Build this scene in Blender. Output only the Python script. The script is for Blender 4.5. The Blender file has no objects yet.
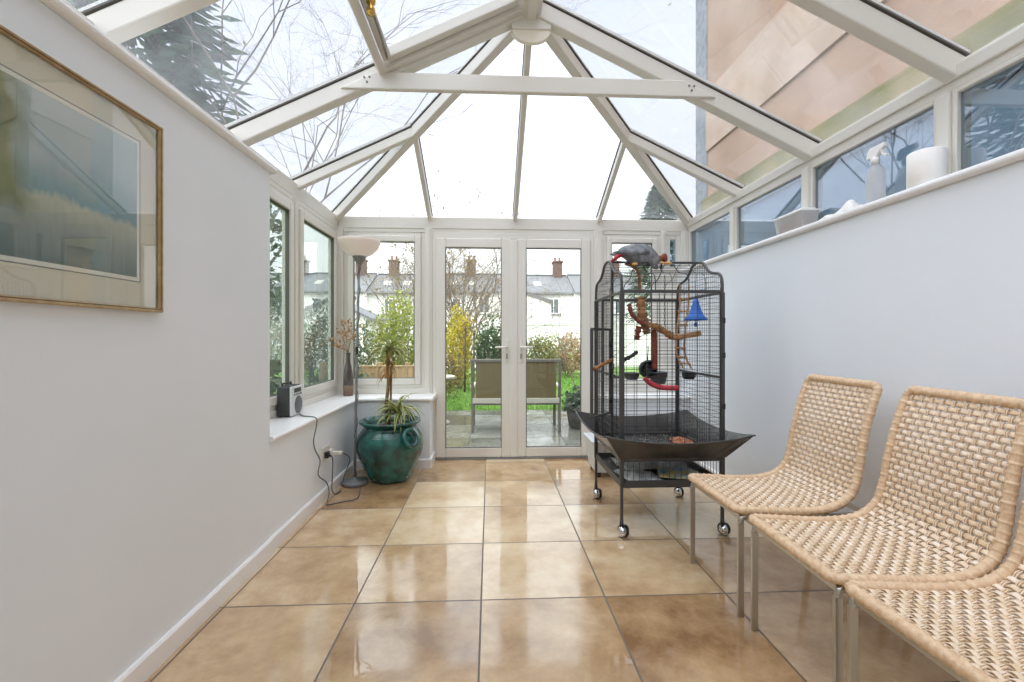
import bpy, math, random
from mathutils import Vector as V, Matrix
PI = math.pi
sc = bpy.context.scene
COL = sc.collection
rnd = random.Random(7)

# ------------------------------------------------------------------ helpers
def lin(c):
    c = c / 255.0
    return c / 12.92 if c <= 0.04045 else ((c + 0.055) / 1.055) ** 2.4
def rgb(c):
    return (lin(c[0]), lin(c[1]), lin(c[2]), 1.0)

ORG = {}
class M:
    """collects shapes that become ONE mesh object"""
    def __init__(s):
        s.v = []; s.f = []; s.sm = []; s.mi = []; s.cur = 0
    def add(s, vs, fs, smooth=False):
        b = len(s.v)
        s.v.extend([tuple(p) for p in vs])
        for f in fs:
            s.f.append([b + i for i in f]); s.sm.append(smooth); s.mi.append(s.cur)
        return s
    def box(s, a, b):
        x0, y0, z0 = a; x1, y1, z1 = b
        if x0 > x1: x0, x1 = x1, x0
        if y0 > y1: y0, y1 = y1, y0
        if z0 > z1: z0, z1 = z1, z0
        return s.add([(x0,y0,z0),(x1,y0,z0),(x1,y1,z0),(x0,y1,z0),(x0,y0,z1),(x1,y0,z1),(x1,y1,z1),(x0,y1,z1)],
                     [(3,2,1,0),(4,5,6,7),(0,1,5,4),(1,2,6,5),(2,3,7,6),(3,0,4,7)])
    def beam(s, p0, p1, w, h, up=(0,0,1)):
        p0 = V(p0); p1 = V(p1); d = (p1 - p0).normalized(); up = V(up)
        sd = d.cross(up)
        if sd.length < 1e-4: sd = d.cross(V((1,0,0)))
        sd.normalize(); u = sd.cross(d).normalized()
        a = sd * (w/2); b = u * (h/2)
        vs = [p0-a-b, p0+a-b, p0+a+b, p0-a+b, p1-a-b, p1+a-b, p1+a+b, p1-a+b]
        return s.add(vs, [(3,2,1,0),(4,5,6,7),(0,1,5,4),(1,2,6,5),(2,3,7,6),(3,0,4,7)])
    def tube(s, pts, r, n=8, caps=True, closed=False, smooth=True, sq=(1,1), up=None):
        pts = [V(p) for p in pts]; k = len(pts)
        if k < 2: return s
        rs = r if isinstance(r, (list, tuple)) else [r]*k
        vs = []; prev = None
        for i, p in enumerate(pts):
            if closed: t = pts[(i+1) % k] - pts[i-1]
            elif i == 0: t = pts[1] - p
            elif i == k-1: t = p - pts[-2]
            else: t = pts[i+1] - pts[i-1]
            if t.length < 1e-9: t = V((0,0,1))
            t.normalize()
            if prev is None:
                ref = V(up) if up else (V((0,0,1)) if abs(t.z) < 0.9 else V((1,0,0)))
                a = (ref - t*ref.dot(t)).normalized()
            else:
                a = prev - t*prev.dot(t)
                a = a.normalized() if a.length > 1e-6 else prev
            prev = a; b = t.cross(a)
            for j in range(n):
                q = 2*PI*(j+0.5)/n
                vs.append(p + a*(math.cos(q)*rs[i]*sq[0]) + b*(math.sin(q)*rs[i]*sq[1]))
        fs = []
        for i in range(k if closed else k-1):
            i2 = (i+1) % k
            for j in range(n):
                j2 = (j+1) % n
                fs.append((i*n+j, i*n+j2, i2*n+j2, i2*n+j))
        if caps and not closed:
            fs.append(tuple(reversed(range(n)))); fs.append(tuple((k-1)*n+j for j in range(n)))
        return s.add(vs, fs, smooth)
    def lathe(s, prof, c=(0,0,0), n=32, smooth=True, axis='z'):
        vs = []; k = len(prof)
        for (r, z) in prof:
            for j in range(n):
                q = 2*PI*j/n
                a, b, d = r*math.cos(q), r*math.sin(q), z
                if axis == 'z': vs.append((c[0]+a, c[1]+b, c[2]+d))
                elif axis == 'x': vs.append((c[0]+d, c[1]+a, c[2]+b))
                else: vs.append((c[0]+b, c[1]+d, c[2]+a))
        fs = []
        for i in range(k-1):
            for j in range(n):
                j2 = (j+1) % n
                fs.append((i*n+j, i*n+j2, (i+1)*n+j2, (i+1)*n+j))
        if prof[0][0] > 1e-5: fs.append(tuple(reversed(range(n))))
        if prof[-1][0] > 1e-5: fs.append(tuple((k-1)*n+j for j in range(n)))
        return s.add(vs, fs, smooth)
    def ball(s, c, r, n=12, sq=(1,1,1)):
        k = n//2 + 1
        vs = []; fs = []
        for i in range(k):
            th = PI*i/(k-1)
            for j in range(n):
                q = 2*PI*j/n
                vs.append((c[0]+r*sq[0]*math.sin(th)*math.cos(q), c[1]+r*sq[1]*math.sin(th)*math.sin(q), c[2]+r*sq[2]*math.cos(th)))
        for i in range(k-1):
            for j in range(n):
                j2 = (j+1) % n
                fs.append(((i+1)*n+j, (i+1)*n+j2, i*n+j2, i*n+j))
        return s.add(vs, fs, True)
    def prism(s, poly, d):
        """poly: list of 3D points (planar), d: extrusion vector"""
        n = len(poly); d = V(d)
        vs = [V(p) for p in poly] + [V(p)+d for p in poly]
        fs = [tuple(reversed(range(n))), tuple(range(n, 2*n))]
        fs += [(i, (i+1) % n, n+(i+1) % n, n+i) for i in range(n)]
        return s.add(vs, fs)
    def build(s, name, mats, parent=None, origin=None, bevel=0, seg=2):
        o3 = V(ORG[parent.name]) if parent else V(origin or (0,0,0))
        me = bpy.data.meshes.new(name)
        me.from_pydata([(p[0]-o3.x, p[1]-o3.y, p[2]-o3.z) for p in s.v], [], s.f)
        me.polygons.foreach_set('use_smooth', s.sm)
        for m in (mats if isinstance(mats, (list, tuple)) else [mats]): me.materials.append(m)
        me.polygons.foreach_set('material_index', s.mi)
        me.update()
        o = bpy.data.objects.new(name, me); COL.objects.link(o)
        if parent: o.parent = parent
        else: o.location = o3
        ORG[o.name] = tuple(o3)
        if bevel:
            b = o.modifiers.new('bevel', 'BEVEL'); b.width = bevel; b.segments = seg; b.limit_method = 'ANGLE'; b.angle_limit = 0.7
        return o

def tag(o, label=None, cat=None, group=None, kind=None):
    if label: o['label'] = label
    if cat: o['category'] = cat
    if group: o['group'] = group
    if kind: o['kind'] = kind
    return o
def empty(name, loc=(0,0,0)):
    o = bpy.data.objects.new(name, None); COL.objects.link(o); o.location = loc
    o.empty_display_size = 0.1
    ORG[o.name] = tuple(loc); return o
def thing(name, label, cat, loc=(0,0,0), group=None):
    return tag(empty(name, loc), label, cat, group)
def structure(name, loc=(0,0,0)):
    return tag(empty(name, loc), kind='structure')
def solo(m, name, mats, label, cat, loc, group=None, bevel=0, seg=2):
    return tag(m.build(name, mats, None, loc, bevel, seg), label, cat, group)
def smesh(m, name, mats, bevel=0):
    return tag(m.build(name, mats, None, None, bevel), kind='structure')
def dup(root, loc, label=None):
    def cp(o, par):
        c = o.copy(); COL.objects.link(c)
        if par: c.parent = par
        for ch in list(o.children): cp(ch, c)
        return c
    r = cp(root, None); r.location = loc
    if label: r['label'] = label
    return r
def spline(pts, n=8, closed=False):
    pts = [V(p) for p in pts]; k = len(pts); out = []
    for i in range(k if closed else k-1):
        p1, p2 = pts[i], pts[(i+1) % k]
        p0 = pts[i-1] if (closed or i > 0) else p1*2-p2
        p3 = pts[(i+2) % k] if (closed or i+2 < k) else p2*2-p1
        for j in range(n):
            t = j/n
            out.append(0.5*((2*p1)+(p2-p0)*t+(2*p0-5*p1+4*p2-p3)*t*t+(3*p1-p0-3*p2+p3)*t*t*t))
    if not closed: out.append(pts[-1])
    return out

# ------------------------------------------------------------------ materials
def nodes(name):
    m = bpy.data.materials.new(name); m.use_nodes = True
    nt = m.node_tree; nt.nodes.clear()
    out = nt.nodes.new('ShaderNodeOutputMaterial')
    return m, nt, out
def N(nt, t, **kw):
    n = nt.nodes.new(t)
    for k, v in kw.items():
        if k.startswith('i_'):
            n.inputs[k[2:].replace('_', ' ')].default_value = v
        else: setattr(n, k, v)
    return n
def ramp(nt, stops):
    r = nt.nodes.new('ShaderNodeValToRGB'); e = r.color_ramp.elements
    while len(e) < len(stops): e.new(0.5)
    for i, (p, c) in enumerate(stops):
        e[i].position = p; e[i].color = rgb(c)
    return r
def mat(name, col, rough=0.5, metal=0.0, col2=None, nscale=8.0, bump=0.0, bscale=60.0, spec=0.5, coat=0.0, stretch=None, island=None, trans=0.0, alpha=None):
    m, nt, out = nodes(name); L = nt.links.new
    p = N(nt, 'ShaderNodeBsdfPrincipled'); L(p.outputs[0], out.inputs[0])
    p.inputs['Base Color'].default_value = rgb(col); p.inputs['Roughness'].default_value = rough
    p.inputs['Metallic'].default_value = metal; p.inputs['Specular IOR Level'].default_value = spec
    if coat: p.inputs['Coat Weight'].default_value = coat; p.inputs['Coat Roughness'].default_value = 0.08
    tc = N(nt, 'ShaderNodeTexCoord'); vec = tc.outputs['Object']
    if stretch:
        mp = N(nt, 'ShaderNodeMapping'); mp.inputs['Scale'].default_value = stretch
        L(vec, mp.inputs[0]); vec = mp.outputs[0]
    if island:
        g = N(nt, 'ShaderNodeNewGeometry'); r = ramp(nt, [(i/(len(island)-1), c) for i, c in enumerate(island)])
        L(g.outputs['Random Per Island'], r.inputs[0]); L(r.outputs[0], p.inputs['Base Color'])
    elif col2:
        n = N(nt, 'ShaderNodeTexNoise'); n.inputs['Scale'].default_value = nscale; n.inputs['Detail'].default_value = 6
        L(vec, n.inputs['Vector'])
        r = ramp(nt, [(0.35, col), (0.65, col2)]); L(n.outputs[0], r.inputs[0]); L(r.outputs[0], p.inputs['Base Color'])
    if bump:
        n2 = N(nt, 'ShaderNodeTexNoise'); n2.inputs['Scale'].default_value = bscale; n2.inputs['Detail'].default_value = 4
        L(vec, n2.inputs['Vector'])
        b = N(nt, 'ShaderNodeBump'); b.inputs['Strength'].default_value = bump; b.inputs['Distance'].default_value = 0.01
        L(n2.outputs[0], b.inputs['Height']); L(b.outputs[0], p.inputs['Normal'])
    if trans:
        tr = N(nt, 'ShaderNodeBsdfTranslucent'); tr.inputs[0].default_value = rgb(col2 or col)
        if island: L(r.outputs[0], tr.inputs[0])
        mx = N(nt, 'ShaderNodeMixShader'); mx.inputs[0].default_value = trans
        L(p.outputs[0], mx.inputs[1]); L(tr.outputs[0], mx.inputs[2]); L(mx.outputs[0], out.inputs[0])
    return m
def glass(name, tint, ior=1.5, rough=0.0, dirt=None, gain=1.0):
    m, nt, out = nodes(name); L = nt.links.new
    tr = N(nt, 'ShaderNodeBsdfTransparent'); tr.inputs[0].default_value = tint + (1.0,)
    gl = N(nt, 'ShaderNodeBsdfGlossy'); gl.inputs['Roughness'].default_value = rough
    # Schlick reflectance of both faces of the thin pane, the same from either side
    f0 = ((ior-1)/(ior+1))**2 * gain
    lw = N(nt, 'ShaderNodeLayerWeight'); lw.inputs[0].default_value = 0.5
    pw = N(nt, 'ShaderNodeMath', operation='POWER'); pw.inputs[1].default_value = 5.0; L(lw.outputs['Facing'], pw.inputs[0])
    ml = N(nt, 'ShaderNodeMath', operation='MULTIPLY_ADD', use_clamp=True); ml.inputs[1].default_value = 1-f0; ml.inputs[2].default_value = f0
    L(pw.outputs[0], ml.inputs[0])
    mx = N(nt, 'ShaderNodeMixShader'); L(ml.outputs[0], mx.inputs[0]); L(tr.outputs[0], mx.inputs[1]); L(gl.outputs[0], mx.inputs[2])
    last = mx
    if dirt:
        df = N(nt, 'ShaderNodeBsdfDiffuse'); df.inputs[0].default_value = rgb(dirt[0])
        tl = N(nt, 'ShaderNodeBsdfTranslucent'); tl.inputs[0].default_value = rgb(dirt[0])
        ad = N(nt, 'ShaderNodeMixShader'); ad.inputs[0].default_value = 0.6
        L(df.outputs[0], ad.inputs[1]); L(tl.outputs[0], ad.inputs[2])
        tc = N(nt, 'ShaderNodeTexCoord'); n = N(nt, 'ShaderNodeTexNoise'); n.inputs['Scale'].default_value = 3.0; n.inputs['Detail'].default_value = 8
        L(tc.outputs['Object'], n.inputs['Vector'])
        mr = N(nt, 'ShaderNodeMapRange'); mr.inputs[1].default_value = 0.35; mr.inputs[2].default_value = 0.75
        mr.inputs[3].default_value = dirt[1]; mr.inputs[4].default_value = dirt[2]
        L(n.outputs[0], mr.inputs[0])
        m2 = N(nt, 'ShaderNodeMixShader'); L(mr.outputs[0], m2.inputs[0]); L(mx.outputs[0], m2.inputs[1]); L(ad.outputs[0], m2.inputs[2])
        last = m2
    L(last.outputs[0], out.inputs[0])
    return m

def tile_mat(name, x0, y0, tx, ty, grout, cols, gcol, rough=(0.08, 0.3), bumps=0.05, nsc=1.7, gbump=0.35, ior=1.55):
    """square paving: joints, a random tone per slab, blotchy stone and patchy gloss"""
    m, nt, out = nodes(name); L = nt.links.new
    p = N(nt, 'ShaderNodeBsdfPrincipled'); L(p.outputs[0], out.inputs[0])
    g = N(nt, 'ShaderNodeNewGeometry'); sep = N(nt, 'ShaderNodeSeparateXYZ'); L(g.outputs['Position'], sep.inputs[0])
    def axis(o, a0, t):
        s = N(nt, 'ShaderNodeMath', operation='SUBTRACT'); s.inputs[1].default_value = a0; L(o, s.inputs[0])
        d = N(nt, 'ShaderNodeMath', operation='DIVIDE'); d.inputs[1].default_value = t; L(s.outputs[0], d.inputs[0])
        fl = N(nt, 'ShaderNodeMath', operation='FLOOR'); L(d.outputs[0], fl.inputs[0])
        fr = N(nt, 'ShaderNodeMath', operation='FRACT'); L(d.outputs[0], fr.inputs[0])
        a = N(nt, 'ShaderNodeMath', operation='SUBTRACT'); a.inputs[1].default_value = 0.5; L(fr.outputs[0], a.inputs[0])
        b = N(nt, 'ShaderNodeMath', operation='ABSOLUTE'); L(a.outputs[0], b.inputs[0])
        c = N(nt, 'ShaderNodeMath', operation='GREATER_THAN'); c.inputs[1].default_value = 0.5 - grout/t/2; L(b.outputs[0], c.inputs[0])
        return fl.outputs[0], c.outputs[0]
    fx, gx = axis(sep.outputs[0], x0, tx); fy, gy = axis(sep.outputs[1], y0, ty)
    mxm = N(nt, 'ShaderNodeMath', operation='MAXIMUM'); L(gx, mxm.inputs[0]); L(gy, mxm.inputs[1])
    cb = N(nt, 'ShaderNodeCombineXYZ'); L(fx, cb.inputs[0]); L(fy, cb.inputs[1])
    wn = N(nt, 'ShaderNodeTexWhiteNoise', noise_dimensions='3D'); L(cb.outputs[0], wn.inputs['Vector'])
    off = N(nt, 'ShaderNodeVectorMath', operation='SCALE'); off.inputs['Scale'].default_value = 37.0; L(cb.outputs[0], off.inputs[0])
    pv = N(nt, 'ShaderNodeVectorMath', operation='ADD'); L(g.outputs['Position'], pv.inputs[0]); L(off.outputs[0], pv.inputs[1])
    n1 = N(nt, 'ShaderNodeTexNoise'); n1.inputs['Scale'].default_value = nsc; n1.inputs['Detail'].default_value = 9; n1.inputs['Roughness'].default_value = 0.68; n1.inputs['Distortion'].default_value = 0.15
    L(pv.outputs[0], n1.inputs['Vector'])
    ad = N(nt, 'ShaderNodeMath', operation='MULTIPLY_ADD'); ad.inputs[1].default_value = 0.42; L(wn.outputs[0], ad.inputs[0]); 
    sb = N(nt, 'ShaderNodeMath', operation='SUBTRACT'); sb.inputs[1].default_value = 0.21; L(n1.outputs[0], sb.inputs[0]); L(sb.outputs[0], ad.inputs[2])
    r = ramp(nt, cols); L(ad.outputs[0], r.inputs[0])
    mc = N(nt, 'ShaderNodeMixRGB'); L(mxm.outputs[0], mc.inputs[0]); L(r.outputs[0], mc.inputs[1]); mc.inputs[2].default_value = rgb(gcol)
    L(mc.outputs[0], p.inputs['Base Color'])
    n2 = N(nt, 'ShaderNodeTexNoise'); n2.inputs['Scale'].default_value = 2.3; n2.inputs['Detail'].default_value = 5; L(pv.outputs[0], n2.inputs['Vector'])
    mr = N(nt, 'ShaderNodeMapRange'); mr.inputs[1].default_value = 0.38; mr.inputs[2].default_value = 0.66; mr.inputs[3].default_value = rough[0]; mr.inputs[4].default_value = rough[1]
    L(n2.outputs[0], mr.inputs[0])
    rg = N(nt, 'ShaderNodeMath', operation='MAXIMUM'); L(mr.outputs[0], rg.inputs[0])
    gm = N(nt, 'ShaderNodeMath', operation='MULTIPLY'); gm.inputs[1].default_value = 0.7; L(mxm.outputs[0], gm.inputs[0]); L(gm.outputs[0], rg.inputs[1])
    L(rg.outputs[0], p.inputs['Roughness'])
    n3 = N(nt, 'ShaderNodeTexNoise'); n3.inputs['Scale'].default_value = 5.0; n3.inputs['Detail'].default_value = 3; L(pv.outputs[0], n3.inputs['Vector'])
    hs = N(nt, 'ShaderNodeMath', operation='MULTIPLY_ADD'); hs.inputs[1].default_value = -gbump; L(mxm.outputs[0], hs.inputs[0]); L(n3.outputs[0], hs.inputs[2])
    bp = N(nt, 'ShaderNodeBump'); bp.inputs['Strength'].default_value = bumps; bp.inputs['Distance'].default_value = 0.02; L(hs.outputs[0], bp.inputs['Height']); L(bp.outputs[0], p.inputs['Normal'])
    p.inputs['Specular IOR Level'].default_value = 0.9
    p.inputs['IOR'].default_value = ior
    return m

MT = {}
MT['wall'] = mat('painted_plaster', (230,235,240), 0.75, col2=(233,238,243), nscale=2.0, bump=0.03, bscale=40)
MT['upvc'] = mat('white_upvc', (221,218,209), 0.35)
MT['cream'] = mat('cream_plastic', (236,230,214), 0.4)
MT['board'] = mat('white_gloss_board', (240,239,238), 0.3)
MT['seal'] = mat('dark_rubber_seal', (96,92,86), 0.6)
MT['pane'] = glass('window_glass', (0.93,0.96,0.95), 1.45, gain=1.0)
MT['roofpane'] = glass('roof_glass', (0.86,0.88,0.93), 1.42, dirt=((215,220,225), 0.02, 0.12))
MT['sidepane'] = glass('tinted_roof_glass', (0.71,0.73,0.765), 1.5, gain=1.5, dirt=((215,220,228), 0.02, 0.14))
MT['coolpane'] = glass('blue_reflection_glass', (0.60,0.70,0.78), 1.6, gain=4.2)  # blue tint and raised gain imitate the sky reflected in these panes
MT['leftpane'] = glass('hazy_window_glass', (0.74,0.79,0.78), 1.5, gain=2.2, dirt=((200,206,204), 0.03, 0.12))
MT['floor'] = tile_mat('stone_floor_tiles', -0.04, 2.08, 0.570, 0.573, 0.008,
    [(0.18,(142,108,74)), (0.36,(180,147,107)), (0.52,(204,174,134)), (0.70,(222,200,164))], (84,66,48), (0.03,0.22), 0.05, 3.0, ior=1.75)
MT['patio'] = tile_mat('wet_slate_paving', 0.35, 5.2, 0.62, 0.9, 0.014,
    [(0.25,(88,88,80)), (0.5,(120,121,114)), (0.75,(150,150,146))], (58,60,52), (0.05,0.32), 0.12, 2.2)
MT['steel'] = mat('brushed_steel', (188,184,176), 0.32, 1.0, bump=0.02, bscale=200)
MT['chrome'] = mat('chrome', (215,215,215), 0.12, 1.0)
MT['rim'] = mat('rattan_wrap', (230,201,166), 0.55, col2=(214,180,142), nscale=60, bump=0.15, bscale=180)
MT['weave'] = mat('rattan_cane', (226,200,164), 0.5, island=[(222,194,158),(238,216,188),(229,205,174),(244,228,208)])
MT['cagemetal'] = mat('charcoal_coated_metal', (78,78,77), 0.42, 0.4, bump=0.2, bscale=240)
MT['cagewire'] = mat('dark_wire', (70,71,70), 0.4, 0.4)
MT['seedguard'] = mat('black_seed_guard', (64,61,59), 0.24, 0.25, col2=(84,82,80), nscale=5, bump=0.08, bscale=120)
MT['black'] = mat('black_plastic', (34,34,35), 0.4)
MT['gold'] = mat('gold_frame', (192,166,124), 0.38, 0.2, col2=(166,138,96), nscale=30)
MT['whiteplastic'] = mat('bright_white_plastic', (246,246,244), 0.35)
MT['brass'] = mat('brass', (205,170,90), 0.25, 1.0)
MT['greymetal'] = mat('grey_painted_metal', (132,134,134), 0.45, 0.3)
MT['teal'] = mat('teal_glaze', (6,50,50), 0.2, col2=(26,104,94), nscale=11, bump=0.1, bscale=50, coat=0.5)
MT['soil'] = mat('potting_soil', (62,48,38), 0.95, col2=(88,68,52), nscale=40, bump=0.6)

# ------------------------------------------------------------------ the room
CX, W = 0.249, 1.785            # centre line and half width of the roof at the eaves
YE, YR = 4.53, 2.75             # eaves of the hipped end, end of the ridge
ZE, ZR = 2.40, 3.25             # glass height at the eaves and at the ridge
YB = -1.75                      # house end of the room
SL = (ZR-ZE)/W
XL, XLD, XR = -1.216, -1.224, 1.88
FL, FR = -1.475, 1.989     # inner faces of the window frames
FY = 4.495

m = M(); m.box((-1.62,YB,-0.06),(2.15,4.56,0)); smesh(m,'floor',MT['floor'])
m = M(); m.box((-1.56,YB,0),(XL,2.58,2.11)); smesh(m,'wall_left',MT['wall'],0.004)
m = M(); m.box((-1.56,2.58,0),(XLD,4.56,0.615)); smesh(m,'wall_low_left',MT['wall'],0.002)
m = M(); m.box((XLD,4.2,0),(-0.55,4.56,0.615)); smesh(m,'wall_back_left',MT['wall'],0.002)
m = M(); m.box((XR,YB,0),(2.15,4.56,1.825)); smesh(m,'wall_right',MT['wall'],0.004)
m = M(); m.box((1.07,4.2,0),(XR,4.56,0.615)); smesh(m,'wall_back_right',MT['wall'],0.004)
m = M(); m.box((-1.8,YB-0.15,0),(2.35,YB,3.3)); smesh(m,'wall_house',MT['wall'])

def nosed(m, x0, y0, x1, y1, z0, z1, side):
    """board with a rounded front edge on the named side"""
    t = z1-z0; k = 6
    arc = [(math.cos(PI/2-PI*i/k)*t/2, math.sin(PI/2-PI*i/k)*t/2) for i in range(k+1)]
    zc = (z0+z1)/2
    if side in ('+x','-x'):
        sg = 1 if side == '+x' else -1
        fx = x1 if sg > 0 else x0; bx = x0 if sg > 0 else x1
        pl = [(fx - sg*t/2 + sg*a, y0, zc+b) for a, b in arc] + [(bx,y0,z0),(bx,y0,z1)]
        m.prism(pl, (0,y1-y0,0))
    else:
        pl = [(x0, y0 + t/2 - a, zc+b) for a, b in arc] + [(x0,y1,z0),(x0,y1,z1)]
        m.prism(pl, (x1-x0,0,0))
m = M(); nosed(m,-1.6,YB,XL+0.028,2.605,2.11,2.145,'+x'); smesh(m,'trim_1',MT['board'])
m = M(); nosed(m,-1.49,2.585,-1.196,4.5,0.615,0.647,'+x'); smesh(m,'trim_2',MT['board'])
m = M(); nosed(m,-1.196,4.165,-0.52,4.5,0.615,0.647,'-y'); smesh(m,'trim_3',MT['board'])
m = M(); nosed(m,1.845,YB,2.0,4.5,1.825,1.86,'-x'); smesh(m,'trim_4',MT['board'])
m = M(); nosed(m,1.04,4.165,1.879,4.5,0.615,0.647,'-y'); smesh(m,'trim_5',MT['board'])

def skirting(name, a, b, nrm, h=0.085, t=0.016):
    m = M(); a = V(a); b = V(b); n = V(nrm)
    pl = [a, a+n*t, a+n*t+V((0,0,h-0.008)), a+n*(t-0.006)+V((0,0,h)), a+V((0,0,h))]
    m.prism(pl, b-a); smesh(m, name, MT['board'])
skirting('baseboard_left',(XL,YB,0),(XL,2.58,0),(1,0,0))
skirting('baseboard_low_left',(XLD,2.58,0),(XLD,4.2,0),(1,0,0))
skirting('baseboard_back_left',(XLD+0.016,4.2,0),(-0.55,4.2,0),(0,-1,0))
skirting('baseboard_return',(-0.55,4.184,0),(-0.55,4.495,0),(1,0,0))
skirting('baseboard_right',(XR,YB,0),(XR,4.2,0),(-1,0,0))
skirting('baseboard_back_right',(1.07,4.2,0),(XR-0.016,4.2,0),(0,-1,0))

# ---- windows: a fixed outer frame, an opening sash and its pane
def frame_rect(m, o, u, n, w, h, b, d, zb=None):
    """four bars around a w x h opening: o corner, u along, n towards the room, z up; b bar width, d depth"""
    o = V(o); u = V(u); n = V(n); z = V((0,0,1)); zb = zb or b
    def bx(p, su, sz):
        pl = [p, p+u*su, p+u*su+z*sz, p+z*sz]; m.prism(pl, n*d)
    bx(o, b, h); bx(o+u*(w-b), b, h); bx(o+u*b, w-2*b, zb); bx(o+u*b+z*(h-b), w-2*b, b)
def window(name, o, u, n, w, h, sash=True, pane='pane', b=0.035, sb=0.055):
    t = structure(name, o); o = V(o); u = V(u); n = V(n); z = V((0,0,1))
    f = M(); frame_rect(f, o - n*0.07, u, n, w, h, b, 0.07); f.build('window_frame', MT['upvc'], t, bevel=0.005)
    q = b
    if sash:
        s = M(); frame_rect(s, o + u*b + z*b - n*0.05, u, n, w-2*b, h-2*b, sb, 0.068); so = s.build('sash', MT['upvc'], t, bevel=0.008)
        q = b+sb
        k = M(); k0 = o + u*q + z*q - n*0.02
        frame_rect(k, k0, u, n, w-2*q, h-2*q, 0.006, 0.026); k.build('seal', MT['seal'], so)
    p = M(); p0 = o + u*q + z*q - n*0.02
    p.prism([p0, p0+u*(w-2*q), p0+u*(w-2*q)+z*(h-2*q), p0+z*(h-2*q)], -n*0.004); p.build('pane', MT[pane], t)
    return t
ZS, ZH = 0.70, 2.225
window('window_1', (FL,2.55,ZS),(0,1,0),(1,0,0),0.955,ZH-ZS,pane='leftpane',sb=.062)
m = M(); m.box((FL-.07,2.55,.647),(FL+.006,4.46,.70)); smesh(m,'trim_26',MT['upvc'],.005)
m = M(); m.box((-1.42,FY-.006,.647),(-.64,FY+.07,.70)); smesh(m,'trim_27',MT['upvc'],.005)
m = M(); m.box((1.13,FY-.006,.647),(1.71,FY+.07,.70)); smesh(m,'trim_28',MT['upvc'],.005)
m = M(); m.box((1.765,FY-.004,.647),(1.915,FY+.07,1.86)); smesh(m,'trim_29',MT['upvc'],.005)
window('window_2', (FL,3.555,ZS),(0,1,0),(1,0,0),0.905,ZH-ZS,pane='leftpane',sb=.062)
window('window_3', (-1.42,FY,ZS),(1,0,0),(0,-1,0),0.78,ZH-ZS, sb=0.06)
window('window_4', (1.13,FY,ZS),(1,0,0),(0,-1,0),0.58,ZH-ZS, sb=0.05)
window('window_5', (1.765,FY,1.86),(1,0,0),(0,-1,0),0.15,ZH-1.86, sash=False, pane='coolpane', b=0.045)
m = M(); m.box((FL-0.075,3.505,ZS),(FL+0.012,3.555,2.26)); smesh(m,'trim_6',MT['upvc'],0.006)
m = M(); m.box((FL-0.08,4.46,0.6),(FL+0.055,FY+0.075,2.26)); smesh(m,'trim_7',MT['upvc'],0.006)
m = M(); m.box((FL-0.075,YB,2.225),(FL,4.46,2.26)); smesh(m,'trim_8',MT['upvc'])
ys = [4.495,3.64,2.77,1.90,1.03,0.16,-0.71,YB]
n_ = 6
for i in range(7):
    y1, y0 = ys[i]-0.03, ys[i+1]+0.03
    window('window_%d' % n_, (FR,y1,1.86),(0,-1,0),(-1,0,0),y1-y0,2.265-1.86,sash=False,pane='coolpane',b=0.022); n_ += 1
    if i < 6:
        m = M(); m.box((FR-0.014,ys[i+1]-0.03,1.86),(FR+0.07,ys[i+1]+0.03,2.262)); smesh(m,'trim_%d' % (n_+4),MT['upvc'],0.006)
# posts between the back windows and the doors
for k, (x0, x1) in enumerate(((-0.64,-0.564),(1.034,1.13),(1.71,1.765),(1.915,2.06))):
    m = M(); m.box((x0,FY-0.012,0.0 if k < 2 else 0.6),(x1,FY+0.072,2.262))
    m.box((x0+0.03,FY-0.02,0.0 if k < 2 else 0.65),(x1-0.02,FY,2.262)); smesh(m,'trim_%d' % (20+k),MT['upvc'],0.006)
m = M(); m.box((FL,FY-0.004,2.225),(FR,FY+0.07,2.262)); smesh(m,'trim_24',MT['upvc'])

# ---- french doors
DX0, DXM, DX1 = -0.564, 0.235, 1.034
t = structure('trim_25', (DXM,FY,0))
f = M(); f.box((DX0,FY-0.005,0),(DX0+0.035,FY+0.065,2.225)); f.box((DX1-0.035,FY-0.005,0),(DX1,FY+0.065,2.225)); f.box((DX0+0.035,FY-0.005,2.172),(DX1-0.035,FY+0.065,2.225)); f.build('door_frame', MT['upvc'], t, bevel=0.004)
f = M(); f.box((DX0,FY-0.03,0.0),(DX1,FY+0.065,0.016)); f.build('threshold', MT['greymetal'], t, bevel=0.004)
f = M(); f.box((DXM-0.036,FY-0.03,0.02),(DXM+0.036,FY+0.0,2.16)); f.build('meeting_strip', MT['upvc'], t, bevel=0.008)
def door(name, x0, x1, hx, sg):
    t = structure(name, (x0,FY,0)); z0, z1 = 0.018, 2.17
    s = M(); frame_rect(s,(x0,FY+0.05,z0),(1,0,0),(0,-1,0),x1-x0,z1-z0,0.092,0.07); so = s.build('stile_frame', MT['upvc'], t, bevel=0.008)
    k = M(); frame_rect(k,(x0+0.092,FY+0.01,z0+0.092),(1,0,0),(0,-1,0),x1-x0-0.184,z1-z0-0.184,0.007,0.024); k.build('seal', MT['seal'], so)
    p = M(); p.box((x0+0.092,FY+0.012,z0+0.092),(x1-0.092,FY+0.016,z1-0.092)); p.build('pane', MT['pane'], t)
    h = M(); h.box((hx-0.014,FY-0.03,0.95),(hx+0.014,FY-0.02,1.17)); hp = h.build('handle_plate', MT['upvc'], t, bevel=0.005)
    h = M(); h.tube([(hx,FY-0.03,1.10),(hx,FY-0.066,1.10),(hx+sg*0.02,FY-0.075,1.10),(hx+sg*0.115,FY-0.075,1.10)],[0.012,0.011,0.011,0.009],10); h.build('handle', MT['upvc'], hp)
    h = M(); h.box((hx-0.007,FY-0.036,0.985),(hx+0.007,FY-0.03,1.035)); h.build('lock_cylinder', MT['greymetal'], hp)
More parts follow.
